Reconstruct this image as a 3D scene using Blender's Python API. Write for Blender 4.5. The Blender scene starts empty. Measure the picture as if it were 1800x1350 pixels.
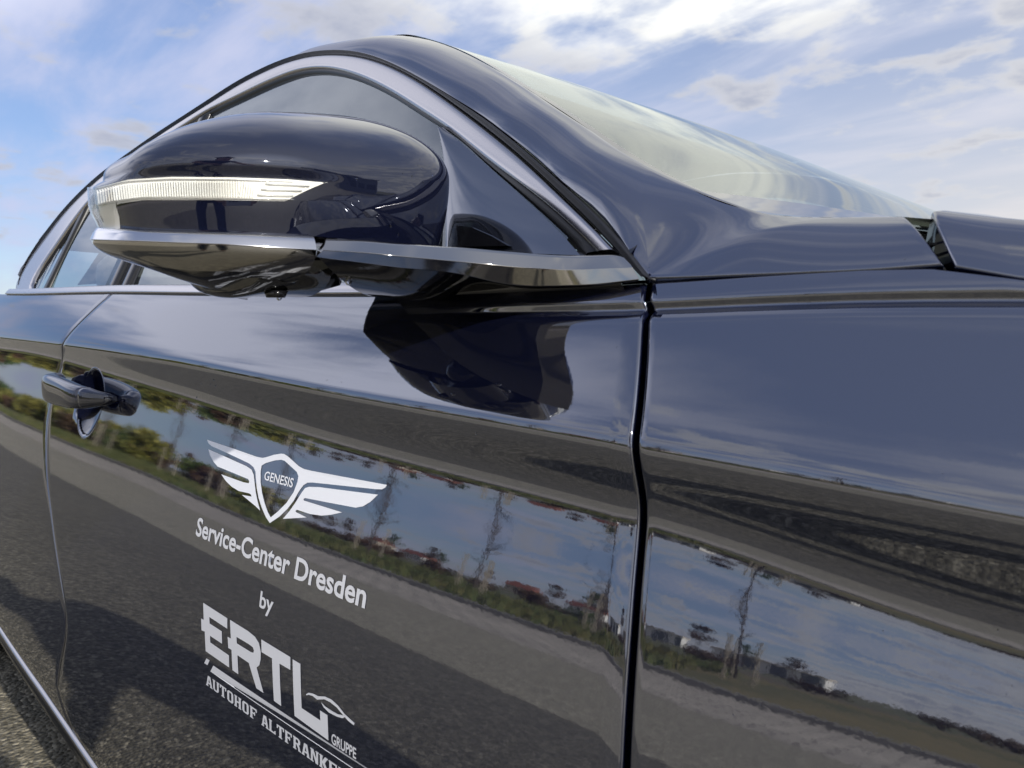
import bpy, math, random
import numpy as np
from mathutils import Vector, Matrix
random.seed(7); np.random.seed(7)
R = math.radians
scene = bpy.context.scene
col = scene.collection

# ------------------------------------------------------------------ camera
FPX, YAW, PIT = 1300., R(45.9), R(5.05)
CAM = np.array([0., -.34, .90])
FW = np.array([-math.cos(YAW)*math.cos(PIT), math.sin(YAW)*math.cos(PIT), -math.sin(PIT)])
RT = np.array([math.sin(YAW), math.cos(YAW), 0.])
UP = np.cross(RT, FW)
cd = bpy.data.cameras.new('camera'); cam = bpy.data.objects.new('camera', cd); col.objects.link(cam)
cd.sensor_width = 36; cd.lens = 26.0; cd.clip_start = .004; cd.clip_end = 3000
cam.matrix_world = Matrix(((RT[0], UP[0], -FW[0], CAM[0]), (RT[1], UP[1], -FW[1], CAM[1]), (RT[2], UP[2], -FW[2], CAM[2]), (0, 0, 0, 1)))
cd.dof.use_dof = True; cd.dof.focus_distance = .72; cd.dof.aperture_fstop = 17
scene.camera = cam

# ------------------------------------------------------------------ sky and sun
SUN_EL, SUN_AZ = R(26), R(-7)          # azimuth measured from +X towards +Y
w = bpy.data.worlds.new('World'); scene.world = w; w.use_nodes = True
nt = w.node_tree; nt.nodes.clear()
def N(t, **k):
    n = nt.nodes.new(t)
    for a, b in k.items(): setattr(n, a, b)
    return n
def L(a, b): nt.links.new(a, b)
def M(op, a, b=None, c=None, clamp=False):
    n = N('ShaderNodeMath', operation=op, use_clamp=clamp)
    for i, s in enumerate((a, b, c)):
        if s is None: continue
        if isinstance(s, (int, float)): n.inputs[i].default_value = s
        else: L(s, n.inputs[i])
    return n.outputs[0]
def sstep(s, lo, hi):
    n = N('ShaderNodeMapRange', interpolation_type='SMOOTHSTEP'); L(s, n.inputs[0])
    n.inputs[1].default_value = lo; n.inputs[2].default_value = hi
    return n.outputs[0]
def noise(vec, scale, detail=6, rough=.55, dist=0.):
    n = N('ShaderNodeTexNoise'); L(vec, n.inputs['Vector'])
    n.inputs['Scale'].default_value = scale; n.inputs['Detail'].default_value = detail
    n.inputs['Roughness'].default_value = rough; n.inputs['Distortion'].default_value = dist
    return n.outputs['Fac']
def mixc(f, a, b):
    n = N('ShaderNodeMix', data_type='RGBA')
    if isinstance(f, (int, float)): n.inputs[0].default_value = f
    else: L(f, n.inputs[0])
    for i, s in ((6, a), (7, b)):
        if isinstance(s, tuple): n.inputs[i].default_value = (*s, 1)
        else: L(s, n.inputs[i])
    return n.outputs[2]
sky = N('ShaderNodeTexSky', sky_type='NISHITA'); sky.sun_disc = False
sky.sun_elevation = SUN_EL; sky.sun_rotation = R(90) - SUN_AZ
sky.air_density = 1.0; sky.dust_density = .25; sky.ozone_density = 3.0
tc = N('ShaderNodeTexCoord'); D = tc.outputs['Generated']
sep = N('ShaderNodeSeparateXYZ'); L(D, sep.inputs[0])
X, Y, Z = sep.outputs
zc = M('MAXIMUM', Z, 0.0)
# project the direction on a cloud layer
den = M('ADD', zc, .16)
cp = N('ShaderNodeCombineXYZ'); L(M('DIVIDE', X, den), cp.inputs[0]); L(M('DIVIDE', Y, den), cp.inputs[1])
P = cp.outputs[0]
sd = (math.cos(SUN_EL)*math.cos(SUN_AZ), math.cos(SUN_EL)*math.sin(SUN_AZ), math.sin(SUN_EL))
dp = N('ShaderNodeVectorMath', operation='DOT_PRODUCT'); L(D, dp.inputs[0]); dp.inputs[1].default_value = sd
sunny = sstep(dp.outputs['Value'], -.95, .70)                # how near the sun
# cirrus veil: stretched soft noise
st = N('ShaderNodeMapping'); L(P, st.inputs[0]); st.inputs['Rotation'].default_value = (0, 0, R(28)); st.inputs['Scale'].default_value = (.5, 1.35, 1)
cir = M('ADD', M('MULTIPLY', noise(st.outputs[0], 2.3, 9, .56, .35), .80), M('MULTIPLY', noise(P, .55, 3, .5), .30))
cirrus = M('MULTIPLY', sstep(M('ADD', cir, M('MULTIPLY', sstep(Z, .35, .8), .04)), .46, .76), .9)
# cloud sheets: one over the rear of the car, one over its far side
def sheet_mask(cx, cy, r):
    d = N('ShaderNodeVectorMath', operation='DISTANCE'); L(P, d.inputs[0]); d.inputs[1].default_value = (cx, cy, 0)
    return M('SUBTRACT', 1.0, sstep(d.outputs['Value'], .0, r))
cir2 = M('ADD', M('MULTIPLY', sheet_mask(-1.6, -.4, 1.6), .1), M('MULTIPLY', sheet_mask(-.35, .9, 1.2), .22))
cirrus = M('MULTIPLY', sstep(M('ADD', cir, M('ADD', cir2, M('MULTIPLY', sstep(Z, .5, .85), -.13))), .45, .75), .9)
# cumulus field
n1 = noise(P, 4.2, 10, .54, .15); n2 = noise(P, .62, 3, .5)
cum = M('ADD', M('MULTIPLY', n1, .62), M('MULTIPLY', n2, .48))
cum = M('ADD', M('SUBTRACT', cum, .04), M('MULTIPLY', sunny, .20))
cum = M('SUBTRACT', cum, M('MULTIPLY', sstep(Z, .45, .75), .22))
cumulus = sstep(cum, .565, .66)
core = sstep(cum, .60, .75)
cloud_lit = mixc(sunny, (3.4, 3.5, 4.0), (6.0, 5.85, 5.5))
cloud_core = mixc(sunny, (2.4, 2.6, 3.3), (3.0, 3.2, 3.8))
ccol = mixc(core, cloud_lit, cloud_core)
veil = mixc(sunny, (3.6, 3.85, 5.2), (5.1, 5.1, 5.3))
base = mixc(.62, sky.outputs[0], mixc(sunny, (1.5, 2.05, 3.9), (2.8, 3.1, 4.2)))   # thin even high veil
base = mixc(cirrus, base, veil)
glow = M('MULTIPLY', sstep(dp.outputs['Value'], .35, 1.0), .6)
base = mixc(glow, base, veil)
hz_ = M('MULTIPLY', M('SUBTRACT', 1.0, sstep(Z, .05, .5)), sstep(M('ADD', Y, M('MULTIPLY', X, .55)), -.1, 1.0))
base = mixc(M('MULTIPLY', hz_, .7), base, mixc(sstep(Z, .0, .3), (5.4, 5.0, 4.5), (4.5, 4.5, 4.7)))   # pale haze low towards the far side
full = mixc(M('MULTIPLY', cumulus, .88), base, ccol)
def bank(cx, cy, r, tex, lo, hi, c):
    global full
    k = sheet_mask(cx, cy, r); full = mixc(M('MULTIPLY', sstep(k, .0, .6), sstep(M('ADD', tex, M('MULTIPLY', k, .14)), lo, hi)), full, c)
bank(-1.55, -.45, 1.25, cir, .42, .66, (8.0, 8.2, 9.4))                     # cloud bank behind the car
bank(-.72, 1.15, .95, M('ADD', M('MULTIPLY', cir, .6), M('MULTIPLY', n1, .4)), .46, .66, (7.0, 7.0, 6.7))   # cloud bank over its far side
au = M('ADD', 1.0, M('MULTIPLY', sstep(dp.outputs['Value'], .84, 1.0), .9))      # brighter round the sun
vm = N('ShaderNodeVectorMath', operation='SCALE'); L(full, vm.inputs[0]); L(au, vm.inputs['Scale'])
bg = N('ShaderNodeBackground'); L(vm.outputs[0], bg.inputs[0]); bg.inputs[1].default_value = .108
out = N('ShaderNodeOutputWorld'); L(bg.outputs[0], out.inputs[0])

sl = bpy.data.lights.new('sun', 'SUN'); so = bpy.data.objects.new('sun', sl); col.objects.link(so)
sl.energy = 4.4; sl.angle = R(.6); sl.color = (1, .95, .87)
so.rotation_euler = Vector((-sd[0], -sd[1], -sd[2])).to_track_quat('-Z', 'Y').to_euler()
scene.view_settings.view_transform = 'Standard'; scene.view_settings.look = 'None'
scene.view_settings.gamma = 1; scene.view_settings.use_curve_mapping = False
scene.view_settings.exposure = .62

# ------------------------------------------------------------------ materials
MATS = {}
def mat(name, colr, rough=.5, metal=0., ior=1.5, bump=None, coat=0., noisec=None, alpha=None):
    """principled material; noisec=(scale, colour2, lo, hi), bump=(scale, strength, distance)"""
    if name in MATS: return MATS[name]
    m = bpy.data.materials.new(name); m.use_nodes = True; t = m.node_tree; b = t.nodes['Principled BSDF']
    b.inputs['Base Color'].default_value = (*colr, 1); b.inputs['Roughness'].default_value = rough
    b.inputs['Metallic'].default_value = metal; b.inputs['IOR'].default_value = ior
    b.inputs['Coat Weight'].default_value = coat
    if 'navy' in name or 'sail' in name: b.inputs['Specular Tint'].default_value = (.88, .91, 1, 1)
    tcn = t.nodes.new('ShaderNodeTexCoord'); V = tcn.outputs['Object']
    if noisec:
        n = t.nodes.new('ShaderNodeTexNoise'); n.inputs['Scale'].default_value = noisec[0]; n.inputs['Detail'].default_value = 8
        n.inputs['Roughness'].default_value = .65
        t.links.new(V, n.inputs['Vector'])
        r = t.nodes.new('ShaderNodeMapRange'); r.inputs[1].default_value = noisec[2]; r.inputs[2].default_value = noisec[3]
        t.links.new(n.outputs['Fac'], r.inputs[0])
        x = t.nodes.new('ShaderNodeMix'); x.data_type = 'RGBA'; t.links.new(r.outputs[0], x.inputs[0])
        x.inputs[6].default_value = (*colr, 1); x.inputs[7].default_value = (*noisec[1], 1)
        t.links.new(x.outputs[2], b.inputs['Base Color'])
    if bump:
        n = t.nodes.new('ShaderNodeTexNoise'); n.inputs['Scale'].default_value = bump[0]; n.inputs['Detail'].default_value = 3
        t.links.new(V, n.inputs['Vector'])
        bp = t.nodes.new('ShaderNodeBump'); bp.inputs['Strength'].default_value = bump[1]; bp.inputs['Distance'].default_value = bump[2]
        t.links.new(n.outputs['Fac'], bp.inputs['Height']); t.links.new(bp.outputs[0], b.inputs['Normal'])
    MATS[name] = m
    return m
PAINT = mat('navy_paint', (.003, .004, .013), .03, 0, 3.0, bump=(260, .06, .0002))
PAINT_M = mat('navy_paint_mirror', (.003, .004, .012), .025, 0, 1.95, bump=(300, .04, .0002))
CHROME = mat('satin_chrome', (.44, .425, .43), .22, 1.0, bump=(30, .02, .0004))
STRIPC = mat('mirror_strip_chrome', (.60, .60, .62), .13, 1.0, bump=(30, .02, .0004))
BRIGHT = mat('dark_chrome', (.42, .41, .39), .09, 1.0, bump=(60, .02, .0003))
GLOSSB = mat('gloss_black', (.004, .004, .005), .06, 0, 1.6, bump=(200, .04, .0003))
BLACK = mat('matt_black_plastic', (.008, .008, .009), .45, 0, 1.45, bump=(1500, .2, .0003))
RUBBER = mat('seal_rubber', (.006, .006, .007), .38, 0, 1.45)
GAP = mat('panel_gap_dark', (.002, .002, .002), .8, 0, 1.2)
SAILM = mat('sail_panel_gloss', (.006, .007, .01), .05, 0, 2.9, bump=(40, .02, .0006))
DECAL = mat('silver_vinyl', (.68, .69, .73), .4, .0, bump=(900, .05, .0002))
DECALW = mat('white_vinyl', (.88, .90, .96), .4, .0, bump=(900, .05, .0002))
CABIN = mat('cabin_dark', (.012, .012, .013), .7, bump=(800, .3, .0005))
LEATH = mat('seat_leather', (.05, .047, .045), .5, bump=(400, .3, .0006))
TYRE = mat('tyre_rubber', (.012, .012, .012), .75, bump=(300, .3, .001))
RIM = mat('wheel_alloy', (.25, .25, .27), .3, .9)

def thin_glass(name, tint, f0=1.5, rough=.0, refl=1.0):
    m = bpy.data.materials.new(name); m.use_nodes = True; t = m.node_tree; t.nodes.clear()
    o = t.nodes.new('ShaderNodeOutputMaterial'); mx = t.nodes.new('ShaderNodeMixShader')
    tr = t.nodes.new('ShaderNodeBsdfTransparent'); tr.inputs[0].default_value = (*tint, 1)
    gl = t.nodes.new('ShaderNodeBsdfGlossy'); gl.inputs['Roughness'].default_value = rough; gl.inputs[0].default_value = (*refl, 1) if isinstance(refl, tuple) else (refl, refl, refl, 1)
    fr = t.nodes.new('ShaderNodeFresnel'); fr.inputs[0].default_value = f0
    ge = t.nodes.new('ShaderNodeNewGeometry'); mr = t.nodes.new('ShaderNodeMapRange'); mr.inputs[3].default_value = f0; mr.inputs[4].default_value = 1/f0   # same pane from both sides
    t.links.new(ge.outputs['Backfacing'], mr.inputs[0]); t.links.new(mr.outputs[0], fr.inputs[0])
    t.links.new(fr.outputs[0], mx.inputs[0]); t.links.new(tr.outputs[0], mx.inputs[1]); t.links.new(gl.outputs[0], mx.inputs[2])
    t.links.new(mx.outputs[0], o.inputs[0]); MATS[name] = m
    return m
GLASS = thin_glass('side_glass', (.36, .43, .44), 2.4, 0, (.93, .98, 1))
WGLASS = thin_glass('windscreen_glass', (.55, .62, .58), 1.6, 0, (.96, 1, .97))
LENS = thin_glass('lamp_lens', (.95, .95, .93), 1.55)

# ------------------------------------------------------------------ helpers
def ray(u, v):
    d = FW + RT*(u-900)/FPX - UP*(v-675)/FPX
    return d/np.linalg.norm(d)
def hit(u, v, g, t0=.02, t1=7.):
    """nearest point of the surface y = g(x, z) seen along a line of sight"""
    d = ray(u, v); ts = np.linspace(t0, t1, 1400); ps = CAM[None]+d[None]*ts[:, None]
    s = ps[:, 1]-g(ps[:, 0], ps[:, 2]); k = np.where((s[:-1] < 0) & (s[1:] >= 0))[0]
    if not len(k): return None
    a, b = ts[k[0]], ts[k[0]+1]
    for _ in range(24):
        m = (a+b)/2; p = CAM+d*m
        if p[1]-float(g(p[0:1], p[2:3])[0]) < 0: a = m
        else: b = m
    return CAM+d*b
def hits(pts, g): return np.array([hit(u, v, g) for u, v in pts])
def hitplane(u, v, a, b):
    """point on the upright plane through plan points a and b"""
    n = np.array([b[1]-a[1], -(b[0]-a[0]), 0.]); d = ray(u, v)
    t = ((np.array([a[0], a[1], 0])-CAM)@n)/(d@n)
    return CAM+d*t
def pchip(x, y, q):
    x = np.asarray(x, float); y = np.asarray(y, float); h = np.diff(x); dl = np.diff(y)/h
    m = np.zeros_like(y); m[0] = dl[0]; m[-1] = dl[-1]
    for i in range(1, len(x)-1):
        if dl[i-1]*dl[i] > 0:
            w1, w2 = 2*h[i]+h[i-1], h[i]+2*h[i-1]; m[i] = (w1+w2)/(w1/dl[i-1]+w2/dl[i])
    q = np.asarray(q, float); qc = np.clip(q, x[0], x[-1]); i = np.clip(np.searchsorted(x, qc)-1, 0, len(x)-2)
    t = (qc-x[i])/h[i]
    return (2*t**3-3*t**2+1)*y[i]+(t**3-2*t**2+t)*h[i]*m[i]+(-2*t**3+3*t**2)*y[i+1]+(t**3-t**2)*h[i]*m[i+1]
def resample(pts, n, smooth=True):
    pts = np.asarray(pts, float); d = np.r_[0, np.cumsum(np.linalg.norm(np.diff(pts, axis=0), axis=1))]
    q = np.linspace(0, d[-1], n)
    return np.stack([pchip(d, pts[:, k], q) if smooth else np.interp(q, d, pts[:, k]) for k in range(pts.shape[1])], 1)
def smoothline(pts, it=2):
    pts = np.array(pts, float)
    for _ in range(it): pts[1:-1] = .25*pts[:-2]+.5*pts[1:-1]+.25*pts[2:]
    return pts

def link(name, me, m, parent=None, smooth=True):
    o = bpy.data.objects.new(name, me); col.objects.link(o)
    if m is not None:
        for mm in (m if isinstance(m, (list, tuple)) else [m]): me.materials.append(mm)
    if smooth: me.polygons.foreach_set('use_smooth', [True]*len(me.polygons))
    if parent is not None: o.parent = parent
    return o
def mesh(name, V, Fc, m, parent=None, smooth=True):
    me = bpy.data.meshes.new(name); me.from_pydata([tuple(map(float, v)) for v in V], [], [tuple(map(int, f)) for f in Fc]); me.update()
    return link(name, me, m, parent, smooth)
def grid(name, G, m, parent=None, wrap_s=False, wrap_t=False, flip=False, smooth=True):
    G = np.asarray(G); a, b = G.shape[:2]; F_ = []
    for i in range(a if wrap_s else a-1):
        for j in range(b if wrap_t else b-1):
            q = (i*b+j, i*b+(j+1) % b, ((i+1) % a)*b+(j+1) % b, ((i+1) % a)*b+j)
            F_.append(q[::-1] if flip else q)
    return mesh(name, G.reshape(-1, 3), F_, m, parent, smooth)
def gnormals(G):
    ds = np.gradient(G, axis=0); dt = np.gradient(G, axis=1); n = np.cross(ds, dt)
    return n/np.maximum(np.linalg.norm(n, axis=2, keepdims=True), 1e-12)
def panel(name, G, m, parent=None, r=.0028, depth=.014, out=(0, -1, 0), sides='nsew', steps=4):
    """sheet-metal panel: grid G with its edges rolled inwards like a hem (n/s = first/last row, w/e = first/last column)"""
    G = np.asarray(G); a, b = G.shape[:2]; Nn = gnormals(G)
    bad = np.linalg.norm(Nn[:, 0], axis=1) < .5; Nn[bad, 0] = Nn[bad, 1]
    if (Nn@np.array(out)).mean() < 0: Nn = -Nn; fl = False
    else: fl = True
    un = lambda v: v/np.maximum(np.linalg.norm(v, axis=-1, keepdims=True), 1e-9)
    angs = [math.pi/2*k/steps for k in range(1, steps+1)]+[9]
    ii = [(0, g) for g in (angs[::-1] if 'n' in sides else [])]+[(i, 0) for i in range(a)]+[(a-1, g) for g in (angs if 's' in sides else [])]
    jj = [(0, g) for g in (angs[::-1] if 'w' in sides else [])]+[(j, 0) for j in range(b)]+[(b-1, g) for g in (angs if 'e' in sides else [])]
    To0, To1 = un(G[0]-G[1]), un(G[-1]-G[-2]); Ts0, Ts1 = un(G[:, 0]-G[:, 1]), un(G[:, -1]-G[:, -2])
    O = np.zeros((len(ii), len(jj), 3))
    f = lambda g: (r, r+depth) if g == 9 else (r*math.sin(g), r*(1-math.cos(g)))
    for p, (i, gi) in enumerate(ii):
        for q, (j, gj) in enumerate(jj):
            v = G[i, j].copy(); dn = 0
            if gi: o, d = f(gi); v += (To0[j] if i == 0 else To1[j])*o; dn = max(dn, d)
            if gj: o, d = f(gj); v += (Ts0[i] if j == 0 else Ts1[i])*o; dn = max(dn, d)
            O[p, q] = v-Nn[i, j]*dn
    return grid(name, O, m, parent, flip=fl)
def loft(name, rows, m, parent=None, cap=False, **k):
    o = grid(name, np.asarray(rows), m, parent, **k)
    return o
def tube(name, pts, rad, m, parent=None, n=10, cap=True, up=(0, 0, 1)):
    pts = np.asarray(pts, float); rad = np.broadcast_to(np.asarray(rad, float), (len(pts),)) if np.ndim(rad) < 2 else np.asarray(rad)
    V, F_ = [], []
    T = np.gradient(pts, axis=0); T /= np.linalg.norm(T, axis=1, keepdims=True)
    for i, p in enumerate(pts):
        s = np.cross(T[i], up); 
        if np.linalg.norm(s) < 1e-4: s = np.cross(T[i], (1, 0, 0))
        s /= np.linalg.norm(s); t = np.cross(s, T[i])
        for k in range(n):
            a = 2*math.pi*k/n
            ra, rb = (rad[i], rad[i]) if rad.ndim == 1 else rad[i]
            V.append(p+s*math.cos(a)*ra+t*math.sin(a)*rb)
    for i in range(len(pts)-1):
        for k in range(n): F_.append((i*n+k, i*n+(k+1) % n, (i+1)*n+(k+1) % n, (i+1)*n+k))
    if cap: F_.append(tuple(range(n))[::-1]); F_.append(tuple((len(pts)-1)*n+k for k in range(n)))
    return mesh(name, V, F_, m, parent)
def box(name, c, s, m, parent=None, bev=0., rz=0.):
    import bmesh
    bm = bmesh.new(); bmesh.ops.create_cube(bm, size=1); bmesh.ops.scale(bm, vec=s, verts=bm.verts)
    if bev: bmesh.ops.bevel(bm, geom=bm.edges[:], offset=bev, segments=3, affect='EDGES', profile=.5)
    bmesh.ops.rotate(bm, cent=(0, 0, 0), matrix=Matrix.Rotation(rz, 3, 'Z'), verts=bm.verts)
    bmesh.ops.translate(bm, vec=c, verts=bm.verts)
    me = bpy.data.meshes.new(name); bm.to_mesh(me); bm.free()
    return link(name, me, m, parent, smooth=bool(bev))
def tag(o, label=None, cat=None, group=None, kind=None):
    for k, v in (('label', label), ('category', cat), ('group', group), ('kind', kind)):
        if v: o[k] = v
    return o
def empty(name, loc=(0, 0, 0), rz=0):
    o = bpy.data.objects.new(name, None); col.objects.link(o); o.location = loc; o.rotation_euler.z = rz; o.empty_display_size = .1
    return o

YC = .905                      # centre line of the car
MIRROR = []                    # right-hand parts that get a left-hand twin
car = empty('car')
tag(car, 'glossy dark navy sedan car with silver door lettering and chrome window trim', 'car')

# ------------------------------------------------------------------ body side surface  y = SIDE(x, z)
def sm(a, b, x): t = np.clip((np.asarray(x, float)-a)/(b-a), 0, 1); return t*t*(3-2*t)
ST = [-2.9, -1.51, -.88, -.525, -.227, -.06, .9]
HC = [-.030, -.037, -.047, -.061, -.071, -.078, -.12]
H1 = [-.057, -.063, -.088, -.110, -.121, -.140, -.178]
H2 = [-.160, -.160, -.164, -.171, -.170, -.169, -.19]
TM = [-2, -2, -5, -9, -17, -20, -20]          # tilt in the hollow under the crease
BX = [-2.6, -1.7, -1.2, -.8, -.46, -.26, -.20, -.12, .9]; BZ = [.975, .946, .937, .926, .9195, .9212, .923, .9245, .835]
def zbelt(x): return pchip(BX, BZ, x)
def zbot(x): return np.interp(x, [-1.9, -1.45, -1.15, -.2, .9], [.275, .238, .20, .19, .19])
def tilt_h(h): return np.degrees(.5*np.arctan(np.abs(h)/.335))
def knots(x):
    zb = float(zbelt(x))-.90; hc, h1, h2, tm = (float(pchip(ST, a, x)) for a in (HC, H1, H2, TM))
    wr = float(sm(-.5, -.34, x)); rd = lambda a, b: b+(a-b)*wr
    mid = (h1+h2)/2; zt = float(zbot(x))-.90
    zt_f = min(zb, float(np.interp(x, [-.30, -.118, -.100, -.08, -.06, .0, .9], [.09, .0245, .0230, .0190, .0150, .006, -.07])))
    up = 30
    K = [(zt_f+.012, 44), (zt_f, 42), (zb-.0085, rd(36, 40)), (zb-.0122, rd(-12, 37)), (zb-.0146, rd(-12, 36)), (zb-.0172, rd(62, 35)),
         (zb-.0198, rd(56, 34)), (zb-.025, 33), ((zb-.025+hc+.014)/2, up), (hc+.014, 26), (hc+.006, 22), (hc, float(tilt_h(hc))), (hc-.005, -5),
         (hc-.45*(hc-h1), tm), (h1, float(tilt_h(h1))), (mid, float(tilt_h(mid))+4.0), (h2, float(tilt_h(h2))),
         (-.225, 10.5), (-.27, 6.5), (-.33, 2.5), (-.42, -2.5), (-.52, -7), (zt+.05, -14), (zt, -28)]
    return K
NX = 120
GX = np.linspace(-2.75, .95, NX); NK = len(knots(-.5)); PER = 10
QN = (NK-1)*PER+1
GH_ = np.zeros((NX, QN)); GY_ = np.zeros((NX, QN))
def yplan(x):
    x = np.asarray(x, float)
    return -.010+.018*np.clip((x+.9)/.85, 0, 3)**2+.05*np.clip((x+.05)/1.0, 0, 2)**2+.05*np.clip((-1.5-x)/1.2, 0, 2)**2
for i, x in enumerate(GX):
    K = knots(x); hk = np.array([k[0] for k in K]); tk = np.array([k[1] for k in K])
    for a in range(1, len(hk)):
        if hk[a] > hk[a-1]-.001: hk[a] = hk[a-1]-.001
    hh = np.concatenate([np.linspace(hk[a], hk[a+1], PER, endpoint=False) for a in range(NK-1)]+[[hk[-1]]])
    th = pchip(-hk, tk, -hh); tt = np.tan(np.radians(th))
    y = np.r_[0, np.cumsum(.5*(tt[1:]+tt[:-1])*np.diff(hh))]
    GH_[i] = hh; GY_[i] = y-np.interp(-float(pchip(ST, HC, x)), -hh, y)+float(yplan(x))
def SIDE(x, z):
    x = np.clip(np.atleast_1d(np.asarray(x, float)), GX[0], GX[-1]); z = np.atleast_1d(np.asarray(z, float)); x, z = np.broadcast_arrays(x, z)
    f = (x-GX[0])/(GX[1]-GX[0]); i = np.clip(f.astype(int), 0, NX-2); f = f-i
    o = np.empty(x.shape)
    for k in np.ndindex(x.shape):
        h = z[k]-.90; a = i[k]
        o[k] = (1-f[k])*np.interp(-h, -GH_[a], GY_[a])+f[k]*np.interp(-h, -GH_[a+1], GY_[a+1])
    return o
def rowpoint(x, q):
    f = np.clip((x-GX[0])/(GX[1]-GX[0]), 0, NX-1.001); i = int(f); f -= i
    a = q*(QN-1); j = min(int(a), QN-2); g = a-j
    h = (1-f)*((1-g)*GH_[i, j]+g*GH_[i, j+1])+f*((1-g)*GH_[i+1, j]+g*GH_[i+1, j+1])
    y = (1-f)*((1-g)*GY_[i, j]+g*GY_[i, j+1])+f*((1-g)*GY_[i+1, j]+g*GY_[i+1, j+1])
    return np.array([x, y, .90+h])
Q0 = 1/(NK-1)                       # the row of the belt line
def side_grid(xl, xr, nx, q0=Q0, q1=1., nq=None, bias=None):
    """grid of body side between two upright edges xl(z), xr(z)"""
    qs = np.linspace(q0, q1, nq or int((NK-1)*8))
    G = np.zeros((len(qs), nx, 3))
    for r, q in enumerate(qs):
        zl = zr = .7
        for _ in range(5):
            pl = rowpoint(float(xl(zl)), q); zl = pl[2]
            pr = rowpoint(float(xr(zr)), q); zr = pr[2]
        for c in range(nx): G[r, c] = rowpoint(pl[0]+(pr[0]-pl[0])*c/(nx-1), q)
    return G
# panel gaps traced along the car
fg = hits([(1139, 497), (1137, 522), (1133, 589), (1128, 660), (1122, 744), (1117, 785), (1122, 833), (1127, 890), (1126, 940), (1123, 972), (1116, 1083), (1107, 1194), (1099, 1345)], SIDE)
rg = hits([(187, 524), (149, 560), (117, 589), (109.5, 602), (109.5, 625), (104, 660), (94, 690), (86, 721), (82, 755), (82, 840), (88, 880), (103, 995), (116, 1075), (116, 1120), (101, 1208)], SIDE)
def edge(pts, it=3):
    p = pts[np.argsort(pts[:, 2])]; z = np.linspace(p[0, 2], p[-1, 2], 60); x = np.interp(z, p[:, 2], p[:, 0])
    for _ in range(it): x[1:-1] = .25*x[:-2]+.5*x[1:-1]+.25*x[2:]
    return lambda q: np.interp(q, z, x)
fgx = edge(fg, 25); rgx = edge(rg, 6)
HG = .0022
# handle bowl pressed into the door
BOWL = (-1.120, .785, .047)
def dense(x0, x1, spans, n):
    """columns denser inside spans (a, b, weight)"""
    q = np.linspace(x0, x1, 2000); d = np.ones_like(q)
    for a, b, k in spans: d += k*((q > a) & (q < b))
    c = np.cumsum(d); c = (c-c[0])/(c[-1]-c[0])
    return np.interp(np.linspace(0, 1, n), c, q)
def door_grid(xl, xr, cols_t, nq=None, bowl=False, qend=None):
    qs = np.linspace(Q0, 1., nq or int((NK-1)*8)); G = np.zeros((len(qs), len(cols_t), 3)); qa = 16/(NK-1)
    for r, q in enumerate(qs):
        zl = zr = .7
        for _ in range(5):
            zl = rowpoint(float(xl(zl)), q)[2]; zr = rowpoint(float(xr(zr)), q)[2]
        a, b = float(xl(zl)), float(xr(zr))
        for c, t in enumerate(cols_t):
            x = a+(b-a)*t; qq = q
            if qend is not None and q > qa: qq = qa+(q-qa)*(qend(x)-qa)/(1-qa)
            p = rowpoint(x, qq)
            if bowl:
                e = ((p[0]-BOWL[0])/BOWL[2])**2+((p[2]-BOWL[1])/BOWL[2])**2
                if e < 1.25:
                    k = float(1-sm(.55, .92, e)); p[1] += k*.026
            G[r, c] = p
    return G
lin = lambda n: np.linspace(0, 1, n)
cols = dense(-1.33, -.23, [(-1.19, -1.01, 10)], 210); cols = (cols-cols[0])/(cols[-1]-cols[0])
front_door = panel('front_door', door_grid(lambda z: rgx(z)+HG+.0025, lambda z: fgx(z)-HG-.0025, cols, bowl=True, nq=330), PAINT, car)
rear_edge = lambda z: -2.13+.25*np.clip((.62-z)/.35, 0, 1)**1.5
rear_door = panel('rear_door', door_grid(rear_edge, lambda z: rgx(z)-HG-.0025, lin(50), nq=130), PAINT, car)
def arch(xc, r=.355, zc=.33):
    def qe(x):
        d = r*r-(x-xc)**2
        if d <= 0: return 1.
        zt = zc+math.sqrt(d); qs = np.linspace(0, 1, 160); zs = [rowpoint(x, q)[2] for q in qs]
        return max(.72, float(np.interp(-zt, -np.array(zs), qs)))
    return qe
FW_X, RW_X = .40, -2.43
fcols = dense(-.23, .92, [(-.23, 0, 6)], 110); fcols = (fcols-fcols[0])/(fcols[-1]-fcols[0])
fender = panel('front_fender', door_grid(lambda z: fgx(z)+HG+.0025, lambda z: .92+0*z, fcols, nq=190, qend=arch(FW_X)), PAINT, car, sides='nsw')
quarter = panel('rear_quarter_panel', door_grid(lambda z: -2.74+0*z, lambda z: rear_edge(z)-.006, lin(40), nq=110, qend=arch(RW_X)), PAINT, car, sides='nse')
MIRROR += [(front_door, 'front_door'), (rear_door, 'rear_door'), (fender, 'front_fender'), (quarter, 'rear_quarter_panel')]
# dark jambs behind the gaps
for nm, gx, parent in (('front_door_jamb', fgx, front_door), ('rear_door_jamb', rgx, rear_door)):
    zz = np.linspace(.21, .925, 90); G = np.zeros((90, 5, 3))
    for i, z in enumerate(zz):
        for j, dx in enumerate((-.03, -.012, 0, .012, .03)):
            x = float(gx(z))+dx; G[i, j] = (x, float(SIDE(x, z)[0])+.014, z)
    grid(nm, G, GAP, parent)
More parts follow.
